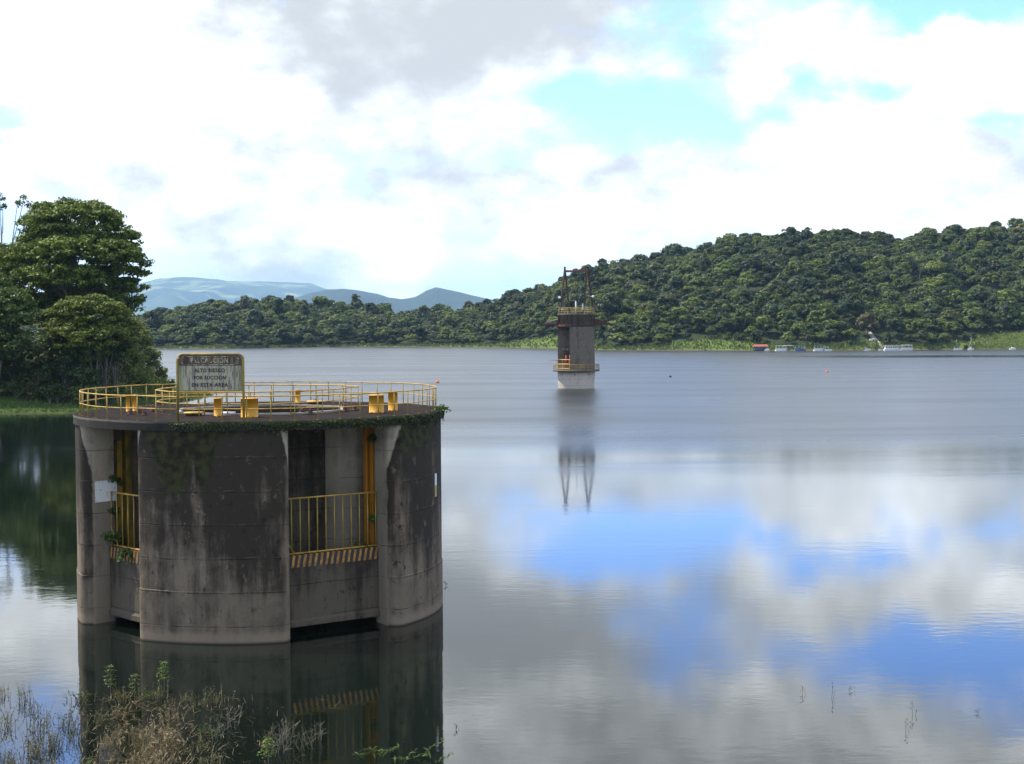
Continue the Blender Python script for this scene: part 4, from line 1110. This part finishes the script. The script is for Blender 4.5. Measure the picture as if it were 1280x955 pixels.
def fern(loc, label, n, spread, h, seed, mat=M_FERN, droop=.5, leaf=(.085, .045), stems=9):
    rng = np.random.default_rng(seed); r_ = random.Random(seed)
    o = thing('wall_fern', label, 'plant', loc)
    mb = MB(); pts = []
    for k in range(stems):
        a_ = r_.uniform(0, 2 * pi); L = r_.uniform(.5, 1) * spread
        e = Vector((cos(a_) * L, sin(a_) * L, h * r_.uniform(.4, 1) - droop * L)); m_ = e * .5 + Vector((0, 0, h * .35))
        mb.tube([(0, 0, -.05), m_, e], [.012, .009, .004], 3)
        for q_ in np.linspace(.25, 1, n // stems): pts.append((Vector((0, 0, 0)).lerp(m_, q_ * 2) if q_ < .5 else m_.lerp(e, q_ * 2 - 1)) + Vector((r_.gauss(0, .05), r_.gauss(0, .05), r_.gauss(0, .04))))
    mb.build('stem', M_BARK, o)
    P = np.array(pts); N = len(P)
    V = leaf_quads(P, unit(rng.normal(size=(N, 3)) * .6 + np.array([0, -.3, .6])), leaf[0], leaf[1], rng)
    link('foliage', quads_mesh('foliage', V, .5 + rng.normal(size=N) * .18, mat), o)
    return o
def in_open(pho, w, depth, v, z): a_, b_ = frame(pho); return TC + a_ * (uc_of(w) - depth) + b_ * v + Vector((0, 0, z))
fern(in_open(-54.1, 1.8, .50, -1.55, 3.15), 'bushy green fern at the left end of the narrow opening fence', 260, .55, .75, 41, droop=.4, stems=13)
fern(in_open(-54.1, 1.8, .42, -.35, 3.10), 'light green plant hanging over the striped sill of the narrow opening', 240, .5, .25, 42, droop=1.3, stems=12)
fern(in_open(-54.1, 1.8, .75, -1.72, 5.9), 'small fern hanging above the white notice plate', 130, .38, .25, 43, droop=1.4, stems=9)
fern(in_open(-54.1, 1.8, .72, -1.72, 4.4), 'dark fern growing beside the fence below the notice plate', 110, .25, .4, 44, M_BUSH, .8, stems=8)
fern(in_open(25.2, 2.15, .72, 2.05, 4.0), 'thin fern climbing beside the orange guide of the right opening', 90, .22, .5, 45, droop=.6, stems=7)
fern(in_open(25.2, 2.15, .85, 1.5, 3.12), 'low fern on the sill at the foot of the orange guide', 90, .5, .15, 46, droop=.1, stems=8)
fern(in_open(25.2, 2.15, .95, -1.75, 3.12), 'fern at the left end of the right opening sill', 100, .35, .45, 47, droop=.3, stems=8)
fern(in_open(25.2, 2.15, .74, 2.08, 7.6), 'dark fern hanging at the top of the orange guide', 120, .25, .2, 48, M_BUSH, 1.6, stems=8)
fern(TC + pol(79, SR - .02, ZD), 'green tuft growing over the right end of the tower rim', 130, .35, .22, 49, droop=.5, stems=10)

# ================================================================== FAR TOWER
FC = Vector((12.84, 287.2, 0)); fR = 3.72
fvd = Vector((-FC.x, -FC.y, 0)).normalized(); fve = Vector((-fvd.y, fvd.x, 0))
def fp(ph, r, z=0.0):
    a = radians(ph); d_ = fvd * cos(a) + fve * sin(a); return Vector((d_.x * r, d_.y * r, z))
ft = thing('valve_tower', 'slender round concrete tower with rusty gantry standing far out in the lake', 'tower', FC)
MB().lathe([(fR - .12, -1.5), (fR - .12, .3), (fR - .02, 2.2), (fR, 3.35)], sides=40).build('base', M_FARBASE, ft)
bl = MB()
for ph in (-48, -5, 42): 
    p = fp(ph, fR - .02, 2.75); bl.lathe([(.16, -.05), (.16, .1), (0, .12)], p, 8)
bl.build('drain_hole', M_DARK, ft)
MB().lathe([(fR - .2, 3.34), (fR + .95, 3.38), (fR + .95, 3.75), (fR - .2, 3.8)], sides=40).build('platform', M_FARCON, ft)
# body with the tall recess on its left
pts = [fp(a, fR - .03) for a in np.linspace(-20, 280, 60)]
notch = [fp(-80, fR - .8), fp(-80, 1.4), fp(-20, 1.2), fp(-20, fR - .9)]
mb = MB(); mb.prism([(p.x, p.y) for p in pts + [notch[0], notch[1], notch[2], notch[3]]], 3.78, 12.2); mb.build('shaft', M_FARCON, ft)
MB().lathe([(fR - .03, 12.2), (fR - .03, 14.5), (fR + .05, 14.5), (fR + .05, 14.85), (0, 14.86)], sides=44).build('head', M_FARCON, ft)
MB().lathe([(fR + .02, 12.45), (fR + .03, 12.62)], sides=44).build('collar', M_DARK, ft)
# cantilever catwalks
for s in (-1, 1):
    mb = MB(); c = fve * (s * (fR + 1.6))
    rz = atan2(fve.y, fve.x)
    mb.box((c.x, c.y, 12.65), (3.6, 1.6, .28), rz)
    for q_ in (.3, 1.3, 2.4, 3.2):
        d_ = fve * (s * (fR + q_)); mb.box((d_.x, d_.y, 12.35), (.14, 1.5, .34), rz)
    mb.build('catwalk', M_RUST, ft)
    a_ = fve * (s * (fR - .05)); e_ = fve * (s * (fR + 3.0)); dn = fvd * .8
    MB().add([a_ + dn + Vector((0, 0, 13.9 if s > 0 else 13.7)), a_ - dn + Vector((0, 0, 13.9)), e_ - dn + Vector((0, 0, 12.95)), e_ + dn + Vector((0, 0, 12.95)),
              a_ + dn + Vector((0, 0, 12.8)), a_ - dn + Vector((0, 0, 12.8)), e_ - dn + Vector((0, 0, 12.8)), e_ + dn + Vector((0, 0, 12.8))],
             [(0, 1, 2, 3), (0, 3, 7, 4), (1, 5, 6, 2), (2, 6, 7, 3)]).build('catwalk_cover', M_RUST if s > 0 else M_FARCON, ft)
    d_ = fve * (s * (fR + 3.5)); MB().box((d_.x, d_.y, 12.65), (.5, 1.4, .5), rz).build('catwalk_end', M_REDRUST, ft)
bm_ = fp(-50, fR - .1); MB().box((bm_.x, bm_.y, 12.5), (2.2, .3, .35), atan2(fve.y, fve.x) - .9).build('lintel', M_REDRUST, ft)
# gantry: two A frames joined by a beam
def fx(px, py, dy=0.0):
    p = aty(px, py, FC.y + dy); return p - FC
gan = thing('gantry', 'rusty twin A frame hoist gantry on top of the far tower', 'gantry', FC + Vector((0, 0, 0)))
for (ax, fl, fr_) in ((706, 700, 712), (734.3, 728.5, 742)):
    ap = fx(ax, 335); l_ = fx(fl, 391.5, -1.6); r_ = fx(fr_, 391.5, 1.6)
    mb = MB(); mb.tube([l_, ap], .17, 4); mb.tube([r_, ap], .17, 4)
    q1, q2 = l_.lerp(ap, .36), r_.lerp(ap, .36); mb.tube([q1, q2], .13, 4); q1, q2 = l_.lerp(ap, .7), r_.lerp(ap, .7); mb.tube([q1, q2], .09, 4)
    mb.tube([ap, ap + Vector((0, 0, .25))], .22, 6)
    mb.build('a_frame', M_RUST, gan)
a_, b_ = fx(706, 339.3), fx(734.3, 338.6)
MB().box((a_ + b_) / 2, ((b_ - a_).length, .3, .42)).build('cross_beam', M_REDRUST, gan)
for px, py in ((699.5, 372), (741.3, 370.8), (701, 387)):
    p = fx(px, py, -1.2); lm = MB().lathe([(.1, -.22), (.26, -.12), (.26, .12), (.1, .22), (0, .24)], p, 10); lm.tube([p + Vector((0, 0, 0)), p + Vector((.5 if px < 720 else -.5, .3, .1))], .05, 4)
    lm.build('lamp', M_WHITE, gan)
sh = fx(728.3, 383.5, -1.5); MB().box(sh, (.28, .28, 1.3)).build('marker_board', M_WHITE, gan)
mast = thing('mast', 'thin grey aerial mast between the two gantry frames', 'mast', FC + fx(719.8, 391))
MB().tube([(0, 0, 0), (0, 0, 2.4)], .13, 6).build('lower_pole', M_WHITE, mast)
MB().tube([(0, 0, 2.4), (.08, 0, 4.8)], .06, 5).build('upper_pole', M_DARK, mast)
def round_rail(name, label, r, z, h, npost, a0=0, a1=360, mids=(.5,)):
    o = thing(name, label, 'railing', FC + Vector((0, 0, z)))
    cl = (a1 - a0) >= 360; kk = npost if cl else npost - 1
    ps = [fp(a0 + (a1 - a0) * k / kk, r) for k in range(npost)]
    pm = MB().tube([(0, 0, 0), (0, 0, h)], .035, 4).mesh('post', M_POST)
    for p in ps: link('post', pm, o, loc=p)
    MB().tube([p + Vector((0, 0, h)) for p in ps], .045, 4, closed=cl).build('top_rail', M_POST, o)
    for q_ in mids: MB().tube([p + Vector((0, 0, h * q_)) for p in ps], .032, 4, closed=cl).build('mid_rail', M_POST, o)
    return o
round_rail('top_guard_rail', 'yellow railing round the roof of the far tower', fR - .15, 14.86, 1.1, 26, mids=(.35, .7))
round_rail('platform_guard_rail', 'yellow railing round the low platform of the far tower', fR + .85, 3.8, .95, 34, mids=(.35, .7))
cage = thing('access_cage', 'orange pipe cage at the door recess of the far tower', 'cage', FC)
c0, c1 = fp(-72, fR + .1), fp(-18, fR + .1); mb = MB()
for z in (4.0, 4.9, 5.75): mb.tube([c0 + Vector((0, 0, z)), fp(-45, fR + .25, z), c1 + Vector((0, 0, z))], .075, 4)
mb.build('rail', M_YELLOW, cage)
for a_ in (-72, -45, -20): p = fp(a_, fR + .15); MB().tube([p + Vector((0, 0, 3.75)), p + Vector((0, 0, 5.8))], .085, 4).build('post', M_YELLOW, cage)
bo = thing('boom', 'thin pipe boom sticking out left of the far tower cage', 'boom', FC + fp(-80, fR, 5.55)); MB().tube([(0, 0, 0), (-1.9, 0, .05)], .06, 5).build('pole', M_YELLOW, bo)
for a_, lab in ((-42, 'red pump standing in the far tower recess, left one'), (-24, 'red pump standing in the far tower recess, right one')):
    pm = thing('pump', lab, 'pump', FC + fp(a_, 2.9, 3.8), 0, 'red pumps in the far tower recess')
    MB().lathe([(.34, 0), (.34, 2.0), (.22, 2.3), (.22, 2.8)], sides=10).build('barrel', M_RED, pm)
    MB().tube([(0, 0, 2.7), (-.2, 0, 3.5), (-.7, 0, 4.1)], .2, 6).build('elbow_pipe', M_DARK, pm)

# ================================================================== BOATS AND BUOYS
def hull(L, Wd, H, mat, parent, bow=.35, name='hull'):
    n_ = 9; mb = MB(); vs = []
    for i in range(n_):
        q_ = i / (n_ - 1); w_ = Wd / 2 * (1 if q_ < 1 - bow else sqrt(max(0.02, 1 - ((q_ - 1 + bow) / bow) ** 2)))
        x = -L / 2 + L * q_; hz = H * (1 + .25 * max(0, q_ - .6))
        vs += [(x, -w_, hz), (x, -w_ * .8, -.2), (x, w_ * .8, -.2), (x, w_, hz)]
    fs = []
    for i in range(n_ - 1):
        for k in range(3): fs.append((i * 4 + k, (i + 1) * 4 + k, (i + 1) * 4 + k + 1, i * 4 + k + 1))
        fs.append((i * 4 + 3, (i + 1) * 4 + 3, (i + 1) * 4, i * 4))
    fs += [(0, 1, 2, 3)]
    return mb.add(vs, fs).build(name, mat, parent)
def boat(name, label, px0, px1, py, kind, roofm=M_WHITE, hullm=M_WHITE, rz=0.0, push=0.0, cat='boat', group='boats moored along the far shore'):
    p = onz((px0 + px1) / 2, py); L = (px1 - px0) / F * p.y; p.y += push
    o = thing(name, label, cat, p, rz, group)
    Wd = min(3.2, L * .38)
    if kind == 'pontoon':
        for s in (-1, 1): MB().tube([(-L / 2, s * Wd * .33, .15), (L / 2 - .5, s * Wd * .33, .15), (L / 2, s * Wd * .33, .35)], [.35, .35, .1], 8).build('float', hullm, o)
        MB().box((0, 0, .6), (L * .96, Wd, .14)).build('deck', hullm, o)
        MB().box((0, -Wd / 2 + .04, 1.0), (L * .9, .06, .7)).box((0, Wd / 2 - .04, 1.0), (L * .9, .06, .7)).build('side_panel', hullm, o)
        pm = MB().tube([(0, 0, .6), (0, 0, 2.55)], .05, 5).mesh('canopy_post', M_WHITE)
        for a_ in (-.42, -.14, .14, .42):
            for s in (-1, 1): link('canopy_post', pm, o, loc=(a_ * L, s * (Wd / 2 - .1), 0))
        MB().box((0, 0, 2.62), (L * .92, Wd * 1.02, .16)).box((0, 0, 2.73), (L * .8, Wd * .8, .08)).build('canopy', roofm, o)
        sm_ = MB()
        for a_ in np.linspace(-.36, .36, 6): sm_.box((a_ * L, 0, .95), (.4, Wd * .7, .5))
        sm_.build('bench', M_DARK, o)
    elif kind == 'launch':
        hull(L, Wd, .9, hullm, o)
        MB().add([(L * .12, -Wd * .4, .9), (L * .12, Wd * .4, .9), (-.02 * L, Wd * .36, 1.75), (-.02 * L, -Wd * .36, 1.75)], [(0, 1, 2, 3)]).build('windshield', M_GLASSDARK, o)
        pm = MB().tube([(0, 0, .8), (0, 0, 2.0)], .05, 5).mesh('canopy_post', M_WHITE)
        for a_ in (-.38, 0):
            for s in (-1, 1): link('canopy_post', pm, o, loc=(a_ * L, s * Wd * .36, 0))
        MB().box((-.2 * L, 0, 2.05), (L * .5, Wd * .85, .12)).build('canopy', roofm, o)
        MB().box((-L / 2 - .15, 0, .75), (.4, .4, .9)).build('outboard_motor', M_DARK, o)
    elif kind == 'cabin':
        hull(L, Wd, .9, hullm, o, .2)
        MB().box((-.06 * L, 0, 1.65), (L * .78, Wd * .86, 1.5)).build('cabin', M_WHITE, o)
        wm = MB().box((0, 0, 0), (L * .085, .05, .62)).mesh('window', M_GLASSDARK)
        for a_ in np.linspace(-.38, .26, 6):
            for s in (-1, 1): link('window', wm, o, loc=(a_ * L, s * Wd * .435, 1.85))
        MB().box((-.05 * L, 0, 2.48), (L * .88, Wd * .98, .16)).build('roof', roofm, o)
        pm = MB().tube([(0, 0, 2.5), (0, 0, 3.0)], .04, 4).mesh('rail_post', M_WHITE)
        for a_ in (-.4, -.1, .2): link('rail_post', pm, o, loc=(a_ * L, -Wd * .4, 0))
    elif kind == 'house':
        MB().box((0, 0, .3), (L, Wd * 1.3, .6)).build('raft', M_DARK, o)
        MB().box((-.05 * L, 0, 1.4), (L * .8, Wd, 1.7)).build('cabin', hullm, o)
        wm = MB().box((0, 0, 0), (L * .12, .05, .8)).mesh('window', M_GLASSDARK)
        for a_ in (-.3, -.05, .2): link('window', wm, o, loc=(a_ * L, -Wd * .51, 1.5))
        rw, rl = Wd * .75, L * .55
        MB().add([(-rl, -rw, 2.25), (rl, -rw, 2.25), (rl, rw, 2.25), (-rl, rw, 2.25), (-rl * .9, 0, 3.3), (rl * .9, 0, 3.3)],
                 [(0, 1, 5, 4), (2, 3, 4, 5), (1, 2, 5), (3, 0, 4), (3, 2, 1, 0)]).build('roof', roofm, o)
    elif kind == 'sail':
        hull(L * 1.0, Wd * .9, .9, M_WHITE, o)
        MB().box((-.05 * L, 0, 1.15), (L * .4, Wd * .5, .5)).build('cabin', M_WHITE, o)
        MB().tube([(0, 0, .9), (0, 0, 6.2)], [.09, .05], 6).build('mast', M_WHITE, o)
        MB().tube([(0, 0, 1.7), (-L * .45, 0, 1.75)], .06, 5).build('boom', M_WHITE, o)
        MB().tube([(.05, 0, 1.8), (-.02, 0, 4.2), (-L * .42, 0, 1.95)], [.12, .08, .1], 5).build('furled_sail', M_CREAM, o)
        MB().tube([(0, 0, 6.1), (L * .48, 0, 1.0)], .02, 3).tube([(0, 0, 6.1), (-L * .48, 0, 1.0)], .02, 3).build('stay', M_DARK, o)
    elif kind == 'dinghy':
        hull(L, Wd, .75, M_WHITE, o)
        MB().box((0, 0, .95), (L * .45, Wd * .6, .6)).build('cover', M_WHITE, o)
    return o
boat('house_boat', 'teal houseboat with a red sheet roof at the left end of the moored boats', 942, 959, 438.6, 'house', M_REDROOF, M_TEAL, .1)
boat('motor_launch', 'small white launch against the right end of the red roofed houseboat', 956, 962, 438.8, 'dinghy')
boat('tour_boat', 'white canopied pontoon boat, left of the pair beside the blue covered boat', 969, 983, 438.8, 'pontoon', M_CREAM)
boat('tour_boat', 'white canopied pontoon boat, right of the pair beside the blue covered boat', 980, 994, 438.6, 'pontoon', M_WHITE, push=4)
boat('covered_boat', 'boat with a blue tarpaulin cover right of the white canopied pair', 993, 1007, 438.8, 'pontoon', M_BLUE, M_BLUE)
boat('tour_boat', 'white boat with dark open sides left of the middle gap', 1017, 1031, 438.8, 'pontoon', M_TEAL, M_WHITE)
boat('motor_launch', 'white canopied launch touching the dark sided boat', 1030.5, 1040, 438.8, 'launch')
boat('motor_launch', 'small white launch with a greenish canopy alone in the middle gap', 1080, 1089, 438.5, 'launch', M_TEAL, M_WHITE, .3)
boat('motor_launch', 'white launch with pointed bow at the left of the large cabin boat', 1098, 1107, 438.4, 'launch', M_WHITE, M_WHITE, pi)
boat('cabin_boat', 'large white cabin tour boat, the longest moored boat', 1105, 1127, 438.5, 'cabin', M_CREAM)
boat('tour_boat', 'white pontoon boat with a red end right of the large cabin boat', 1126, 1141, 438.0, 'pontoon', M_WHITE, M_WHITE)
boat('boat_shed', 'floating boat shed with a teal roof behind the red ended boat', 1129, 1151, 437.5, 'house', M_TEAL, M_DARK, 0, 6, 'boat shed')
boat('motor_launch', 'dark canopied motor boat between the teal shed and the sailboat', 1192, 1202, 437.6, 'launch', M_BLUE, M_WHITE)
boat('sailboat', 'small white sailboat with bare mast by the right shore', 1210, 1217.5, 437.6, 'sail')
boat('dinghy', 'small white covered dinghy at the far right near the reeds', 1262, 1270, 437.2, 'dinghy')
p = far_pt(1092, .05); o = thing('dinghy', 'white boat hauled up on the bank beside the pale track', 'boat', p, .2); hull(4.2, 1.7, 1.0, M_WHITE, o); MB().box((0, 0, 1.0), (2, 1, .5)).build('cover', M_WHITE, o)
pts = [(1107, .008), (1100, .03), (1094, .055), (1088, .085), (1083, .12)]
L_ = [far_pt(a_, b_) for a_, b_ in pts]; mb = MB(); vs = []
for p in L_: vs += [(p.x - 1.3, p.y, p.z + .35), (p.x + 1.3, p.y, p.z + .35)]
mb.add(vs, [(i * 2, i * 2 + 1, i * 2 + 3, i * 2 + 2) for i in range(len(L_) - 1)]).build('track', M_PATH)['kind'] = 'structure'
hp_ = far_pt(1273, 1.03); o = thing('hilltop_house', 'tiny red roofed house among trees on the right skyline', 'house', hp_ + Vector((0, 0, 7.2)), 0, None, .8)
MB().box((0, 0, -3.5), (4.5, 4, 10)).build('wall', M_CREAM, o)
MB().add([(-2.9, -2.6, 1.5), (2.9, -2.6, 1.5), (2.9, 2.6, 1.5), (-2.9, 2.6, 1.5), (-2, 0, 3), (2, 0, 3)], [(0, 1, 5, 4), (2, 3, 4, 5), (1, 2, 5), (3, 0, 4), (3, 2, 1, 0)]).build('roof', M_REDROOF, o)
MB().box((-.9, -2.02, .3), (1, .06, 1.1)).build('window', M_GLASSDARK, o)
def buoy(px, py, r, label, mats):
    o = thing('buoy', label, 'buoy', onz(px, py), 0, 'marker buoys on the lake')
    MB().lathe([(r * .4, -r * .5), (r * .95, -r * .1), (r, r * .3), (r * .8, r * .9), (r * .35, r * 1.25), (0, r * 1.3)], sides=14).build('float', mats[0], o)
    MB().lathe([(r * .25, r * 1.2), (r * .22, r * 1.8), (0, r * 1.85)], sides=8).build('top_mark', mats[1], o)
buoy(547, 478.5, .42, 'orange red buoy just above the right end of the near tower railing', (M_ORANGEBUOY, M_ORANGEBUOY))
buoy(1034, 465.4, .40, 'orange red buoy on open water below the moored boats', (M_ORANGEBUOY, M_ORANGEBUOY))
buoy(838, 471.5, .34, 'dark buoy with orange top right of the far tower', (M_DARK, M_ORANGEBUOY))

# ================================================================== FLOODED WEEDS IN FRONT
def weed_mesh(seed, h, n, spread, leafy, mat_stem, mat_leaf, leaf=(.05, .022)):
    rng = np.random.default_rng(seed); r_ = random.Random(seed); mb = MB(); pts = []
    for k in range(n):
        a_ = r_.uniform(0, 2 * pi); b0 = Vector((r_.gauss(0, spread * .35), r_.gauss(0, spread * .35), -.12))
        hh = h * r_.uniform(.4, 1.05); ln = r_.uniform(.05, .55) * hh
        m_ = b0 + Vector((cos(a_) * ln * .35, sin(a_) * ln * .35, hh * .6)); e = b0 + Vector((cos(a_) * ln, sin(a_) * ln, hh * (1 if r_.random() < .7 else .62)))
        mb.tube([b0, m_, e], [.009, .007, .003], 3)
        for q_ in np.linspace(.3, 1, leafy): pts.append(b0.lerp(m_, q_ * 2) if q_ < .5 else m_.lerp(e, q_ * 2 - 1))
    # tone attribute for stems
    me = mb.mesh('stem', mat_stem); at = me.attributes.new('tone', 'FLOAT', 'POINT')
    at.data.foreach_set('value', np.repeat(rng.uniform(.2, .8, n), 9)[:len(me.vertices)].astype(np.float32))
    P = np.array(pts) + rng.normal(size=(len(pts), 3)) * .025
    V = leaf_quads(P, unit(rng.normal(size=P.shape) + np.array([0, 0, .5])), leaf[0], leaf[1], rng)
    return me, quads_mesh('foliage', V, .5 + rng.normal(size=len(P)) * .2, mat_leaf)
dead = [weed_mesh(500 + i, .75, 26, .55, 7, M_DEAD, M_DEAD, (.07, .008)) for i in range(4)]
green = [weed_mesh(520 + i, .70, 14, .40, 9, M_DEAD, M_HERB if i % 2 else M_FERN, (.050, .014)) for i in range(4)]
mixed = [weed_mesh(540 + i, .60, 20, .5, 7, M_DEAD, M_HERB, (.045, .011)) for i in range(3)]
def twig_mesh(seed):
    r_ = random.Random(seed); mb = MB()
    for k in range(5):
        a_ = r_.uniform(0, 6.28); b0 = Vector((r_.gauss(0, .1), r_.gauss(0, .1), -.1)); e = b0 + Vector((cos(a_) * r_.uniform(.1, .4), sin(a_) * .2, r_.uniform(.4, .8)))
        mb.tube([b0, b0.lerp(e, .5) + Vector((r_.gauss(0, .03), 0, .02)), e], [.011, .009, .004], 4)
        for j in range(6):
            q_ = r_.uniform(.3, .95); c_ = b0.lerp(e, q_); L_ = r_.uniform(.12, .32); w_ = r_.choice((-1, 1)) * r_.uniform(.4, 1)
            e2 = c_ + Vector((w_ * L_, r_.gauss(0, .1), L_ * r_.uniform(.3, 1)))
            mb.tube([c_, e2], [.006, .003], 3)
            if r_.random() < .6: c3 = c_.lerp(e2, .6); mb.tube([c3, c3 + Vector((r_.gauss(0, .06), r_.gauss(0, .05), .12))], [.004, .002], 3)
    me = mb.mesh('stem', M_TWIG); at = me.attributes.new('tone', 'FLOAT', 'POINT'); at.data.foreach_set('value', [.6] * len(me.vertices))
    P = np.array([mb.v[r_.randrange(len(mb.v))] for _ in range(14)]); rg = np.random.default_rng(seed)
    return me, quads_mesh('foliage', leaf_quads(P, unit(rg.normal(size=P.shape)), .03, .008, rg), np.full(14, .6), M_TWIG)
twig = [twig_mesh(560 + i) for i in range(3)]
reed = [weed_mesh(580 + i, .75, 14, .45, 6, M_DEAD, M_HERB, (.045, .011)) for i in range(4)]
def weed(kinds, px, py, s, label, group, name='weed_clump'):
    st_, lf = random.choice(kinds); s *= 1.25
    o = thing(name, label, 'plant', onz(px, py), random.uniform(0, 6.28), group, s)
    link('stem', st_, o); link('foliage', lf, o)
    return o
rs = random.Random(77)
for i in range(17):
    weed(dead, rs.triangular(104, 262, 170), rs.uniform(890, 985), rs.uniform(.5, 1.1), 'tan dead weed clump standing in the dark reflection of the near tower', 'dead weed clumps before the near tower')
for i in range(16):
    weed(mixed if i % 3 else green, rs.uniform(102, 270), rs.uniform(868, 965), rs.uniform(.55, 1.0), 'half green weed clump among the dead stalks at the lower left', 'half green weed clumps at the lower left')
for i in range(30):
    x_ = rs.uniform(-5, 94); y_ = rs.uniform(868, 985)
    weed(reed, x_, y_, rs.uniform(.5, .95), 'thin flooded herb clump over the bright water in the lower left corner', 'flooded herbs in the lower left corner', 'herb_clump')
for x_, y_, s in [(292, 908, .75), (332, 938, .9), (345, 943, .95), (358, 928, .75), (384, 938, .8), (396, 926, .6), (272, 925, .8)]:
    weed(twig, x_, y_, s, 'bare grey branched twig bush in the dark water below the panel', 'bare twig bushes before the near tower', 'twig_bush')
# tall pinnate seedling
def seedling(px, py, h, label, seed, tiers=7):
    rng = np.random.default_rng(seed); o = thing('seedling', label, 'plant', onz(px, py))
    MB().tube([(0, 0, -.1), (.02, 0, h * .5), (0, 0, h)], [.014, .011, .005], 4).build('stem', M_BARK, o)
    P, Nn = [], []
    for k in range(tiers):
        z = h * (.42 + .58 * k / (tiers - 1)); 
        for j in range(7):
            a_ = j * .9 + k * 1.7 + rng.normal() * .25; r_ = .24 * (1 - .45 * k / tiers) * rng.uniform(.55, 1.15)
            for q_ in (.35, .7, 1): P.append((cos(a_) * r_ * q_, sin(a_) * r_ * q_, z + .10 * q_ - .08 * q_ * q_ + rng.normal() * .02)); Nn.append((0.2 * cos(a_), .2 * sin(a_), 1))
    P = np.array(P); V = leaf_quads(P, unit(np.array(Nn) + rng.normal(size=P.shape) * .3), .055, .022, rng)
    link('foliage', quads_mesh('foliage', V, .68 + rng.normal(size=len(P)) * .12, M_FERN), o)
seedling(205, 864, .95, 'tall fresh green seedling standing alone in front of the panel foot', 1)
seedling(138, 872, 1.0, 'slender green seedling above the left part of the weed mass', 2, 5)
seedling(168, 880, .9, 'green seedling between the two taller ones in the weeds', 3, 5)
seedling(335, 958, .75, 'bright green seedling at the bottom edge among the twig bushes', 4, 6)
# creeping water plant at the lower edge
o = thing('creeping_plant', 'creeping light green water plant at the bottom below the tower right side', 'plant', onz(500, 950))
mb = MB(); pts = []; rr_ = random.Random(8)
for k in range(9):
    a0 = onz(440 + k * 13, 944 + rr_.uniform(-3, 12)) - onz(500, 950); a1 = a0 + Vector((rr_.uniform(.3, .7), rr_.uniform(-.3, .3), rr_.uniform(.05, .35)))
    mb.tube([a0, a0.lerp(a1, .5) + Vector((0, 0, .08)), a1], [.008, .007, .004], 3)
    for q_ in np.linspace(0, 1, 9): pts.append(a0.lerp(a1, q_) + Vector((rr_.gauss(0, .04), rr_.gauss(0, .04), .04)))
mb.build('stem', M_FERN, o); P = np.array(pts); V = leaf_quads(P, unit(RNG.normal(size=P.shape) + np.array([0, -.5, .6])), .10, .016, RNG)
link('foliage', quads_mesh('foliage', V, .75 + RNG.normal(size=len(P)) * .15, M_FERN), o)
# loose stems standing out of the open water
for px, py, h, lab in [(1003, 868, .35, 'dark bent stem, left of the group on the lower right water'), (1039, 872, .62, 'upright stem right of the bent one on the lower right water'),
                       (1064, 864, .2, 'tiny floating sprig near the upright stem at lower right'), (1141, 894, .55, 'straight thin stem on the grey water at lower right'),
                       (1132, 914, .48, 'curved dark stem below the straight thin one'), (1219, 892, .2, 'tiny floating sprig at the right edge of the lower water'),
                       (569, 912, .25, 'small green sprig beside the tower reflection edge'), (556, 732, .3, 'short stem pair close to the tower right side')]:
    o = thing('water_stem', lab, 'plant', onz(px, py)); r_ = random.Random(px); mb = MB(); P = []
    bend = r_.uniform(-.14, .14)
    h *= .75; mb.tube([(0, 0, -.1), (bend, 0, h * .5), (bend * .4, 0, h)], [.006, .005, .003], 4)
    mb.tube([(.05, 0, -.1), (.12, 0, h * .35)], [.007, .003], 3)
    mb.build('stem', M_DARK, o)
    P = np.array([(bend * .5 + r_.gauss(0, .05), 0, h * q_) for q_ in np.linspace(.3, 1, 7)]); V = leaf_quads(P, unit(RNG.normal(size=P.shape)), .05, .014, RNG)
    link('foliage', quads_mesh('foliage', V, .3 + RNG.normal(size=7) * .1, M_BUSH), o)
# floating litter between the weeds
rng = np.random.default_rng(71); N = 1100
px = np.where(rng.uniform(size=N) < .8, rng.normal(175, 52, N), rng.normal(300, 60, N)); py = rng.uniform(872, 985, N)
okk = (px > 99) & (px < 420); px, py = px[okk], py[okk]; N = len(px)
P = np.array([onz(a_, b_, .01) for a_, b_ in zip(px, py)]); a_ = rng.uniform(0, 6.28, N); L = rng.uniform(.06, .28, N)
d = np.stack([np.cos(a_) * L, np.sin(a_) * L, rng.uniform(-.03, .16, N)], 1); w_ = np.stack([-np.sin(a_), np.cos(a_), np.zeros(N)], 1) * .007
V = np.stack([P - d * .3 - w_, P - d * .3 + w_, P + d + w_ * .4, P + d - w_ * .4], 1)
tag(link('flooded_straw', quads_mesh('flooded_straw', V, .45 + rng.normal(size=N) * .2, M_DEAD)), 'loose straw floating among the dead weeds', 'straw', kind='stuff')

# ================================================================== HAZE
mb = MB().box((0, 13300, 400), (23000, 28000, 812))
hz = mb.build('haze', None) if False else None
m = bpy.data.materials.new('lake_haze'); m.use_nodes = True
nt_h = m.node_tree; nt_h.nodes.remove(nt_h.nodes['Principled BSDF'])
pv = nt_h.nodes.new('ShaderNodeVolumePrincipled'); pv.inputs['Color'].default_value = (0.42, 0.68, 1.0, 1); pv.inputs['Density'].default_value = 4.3e-5
pv.inputs['Anisotropy'].default_value = 0.0
nt_h.links.new(pv.outputs[0], nt_h.nodes['Material Output'].inputs['Volume'])
tag(mb.build('haze', m), kind='stuff')
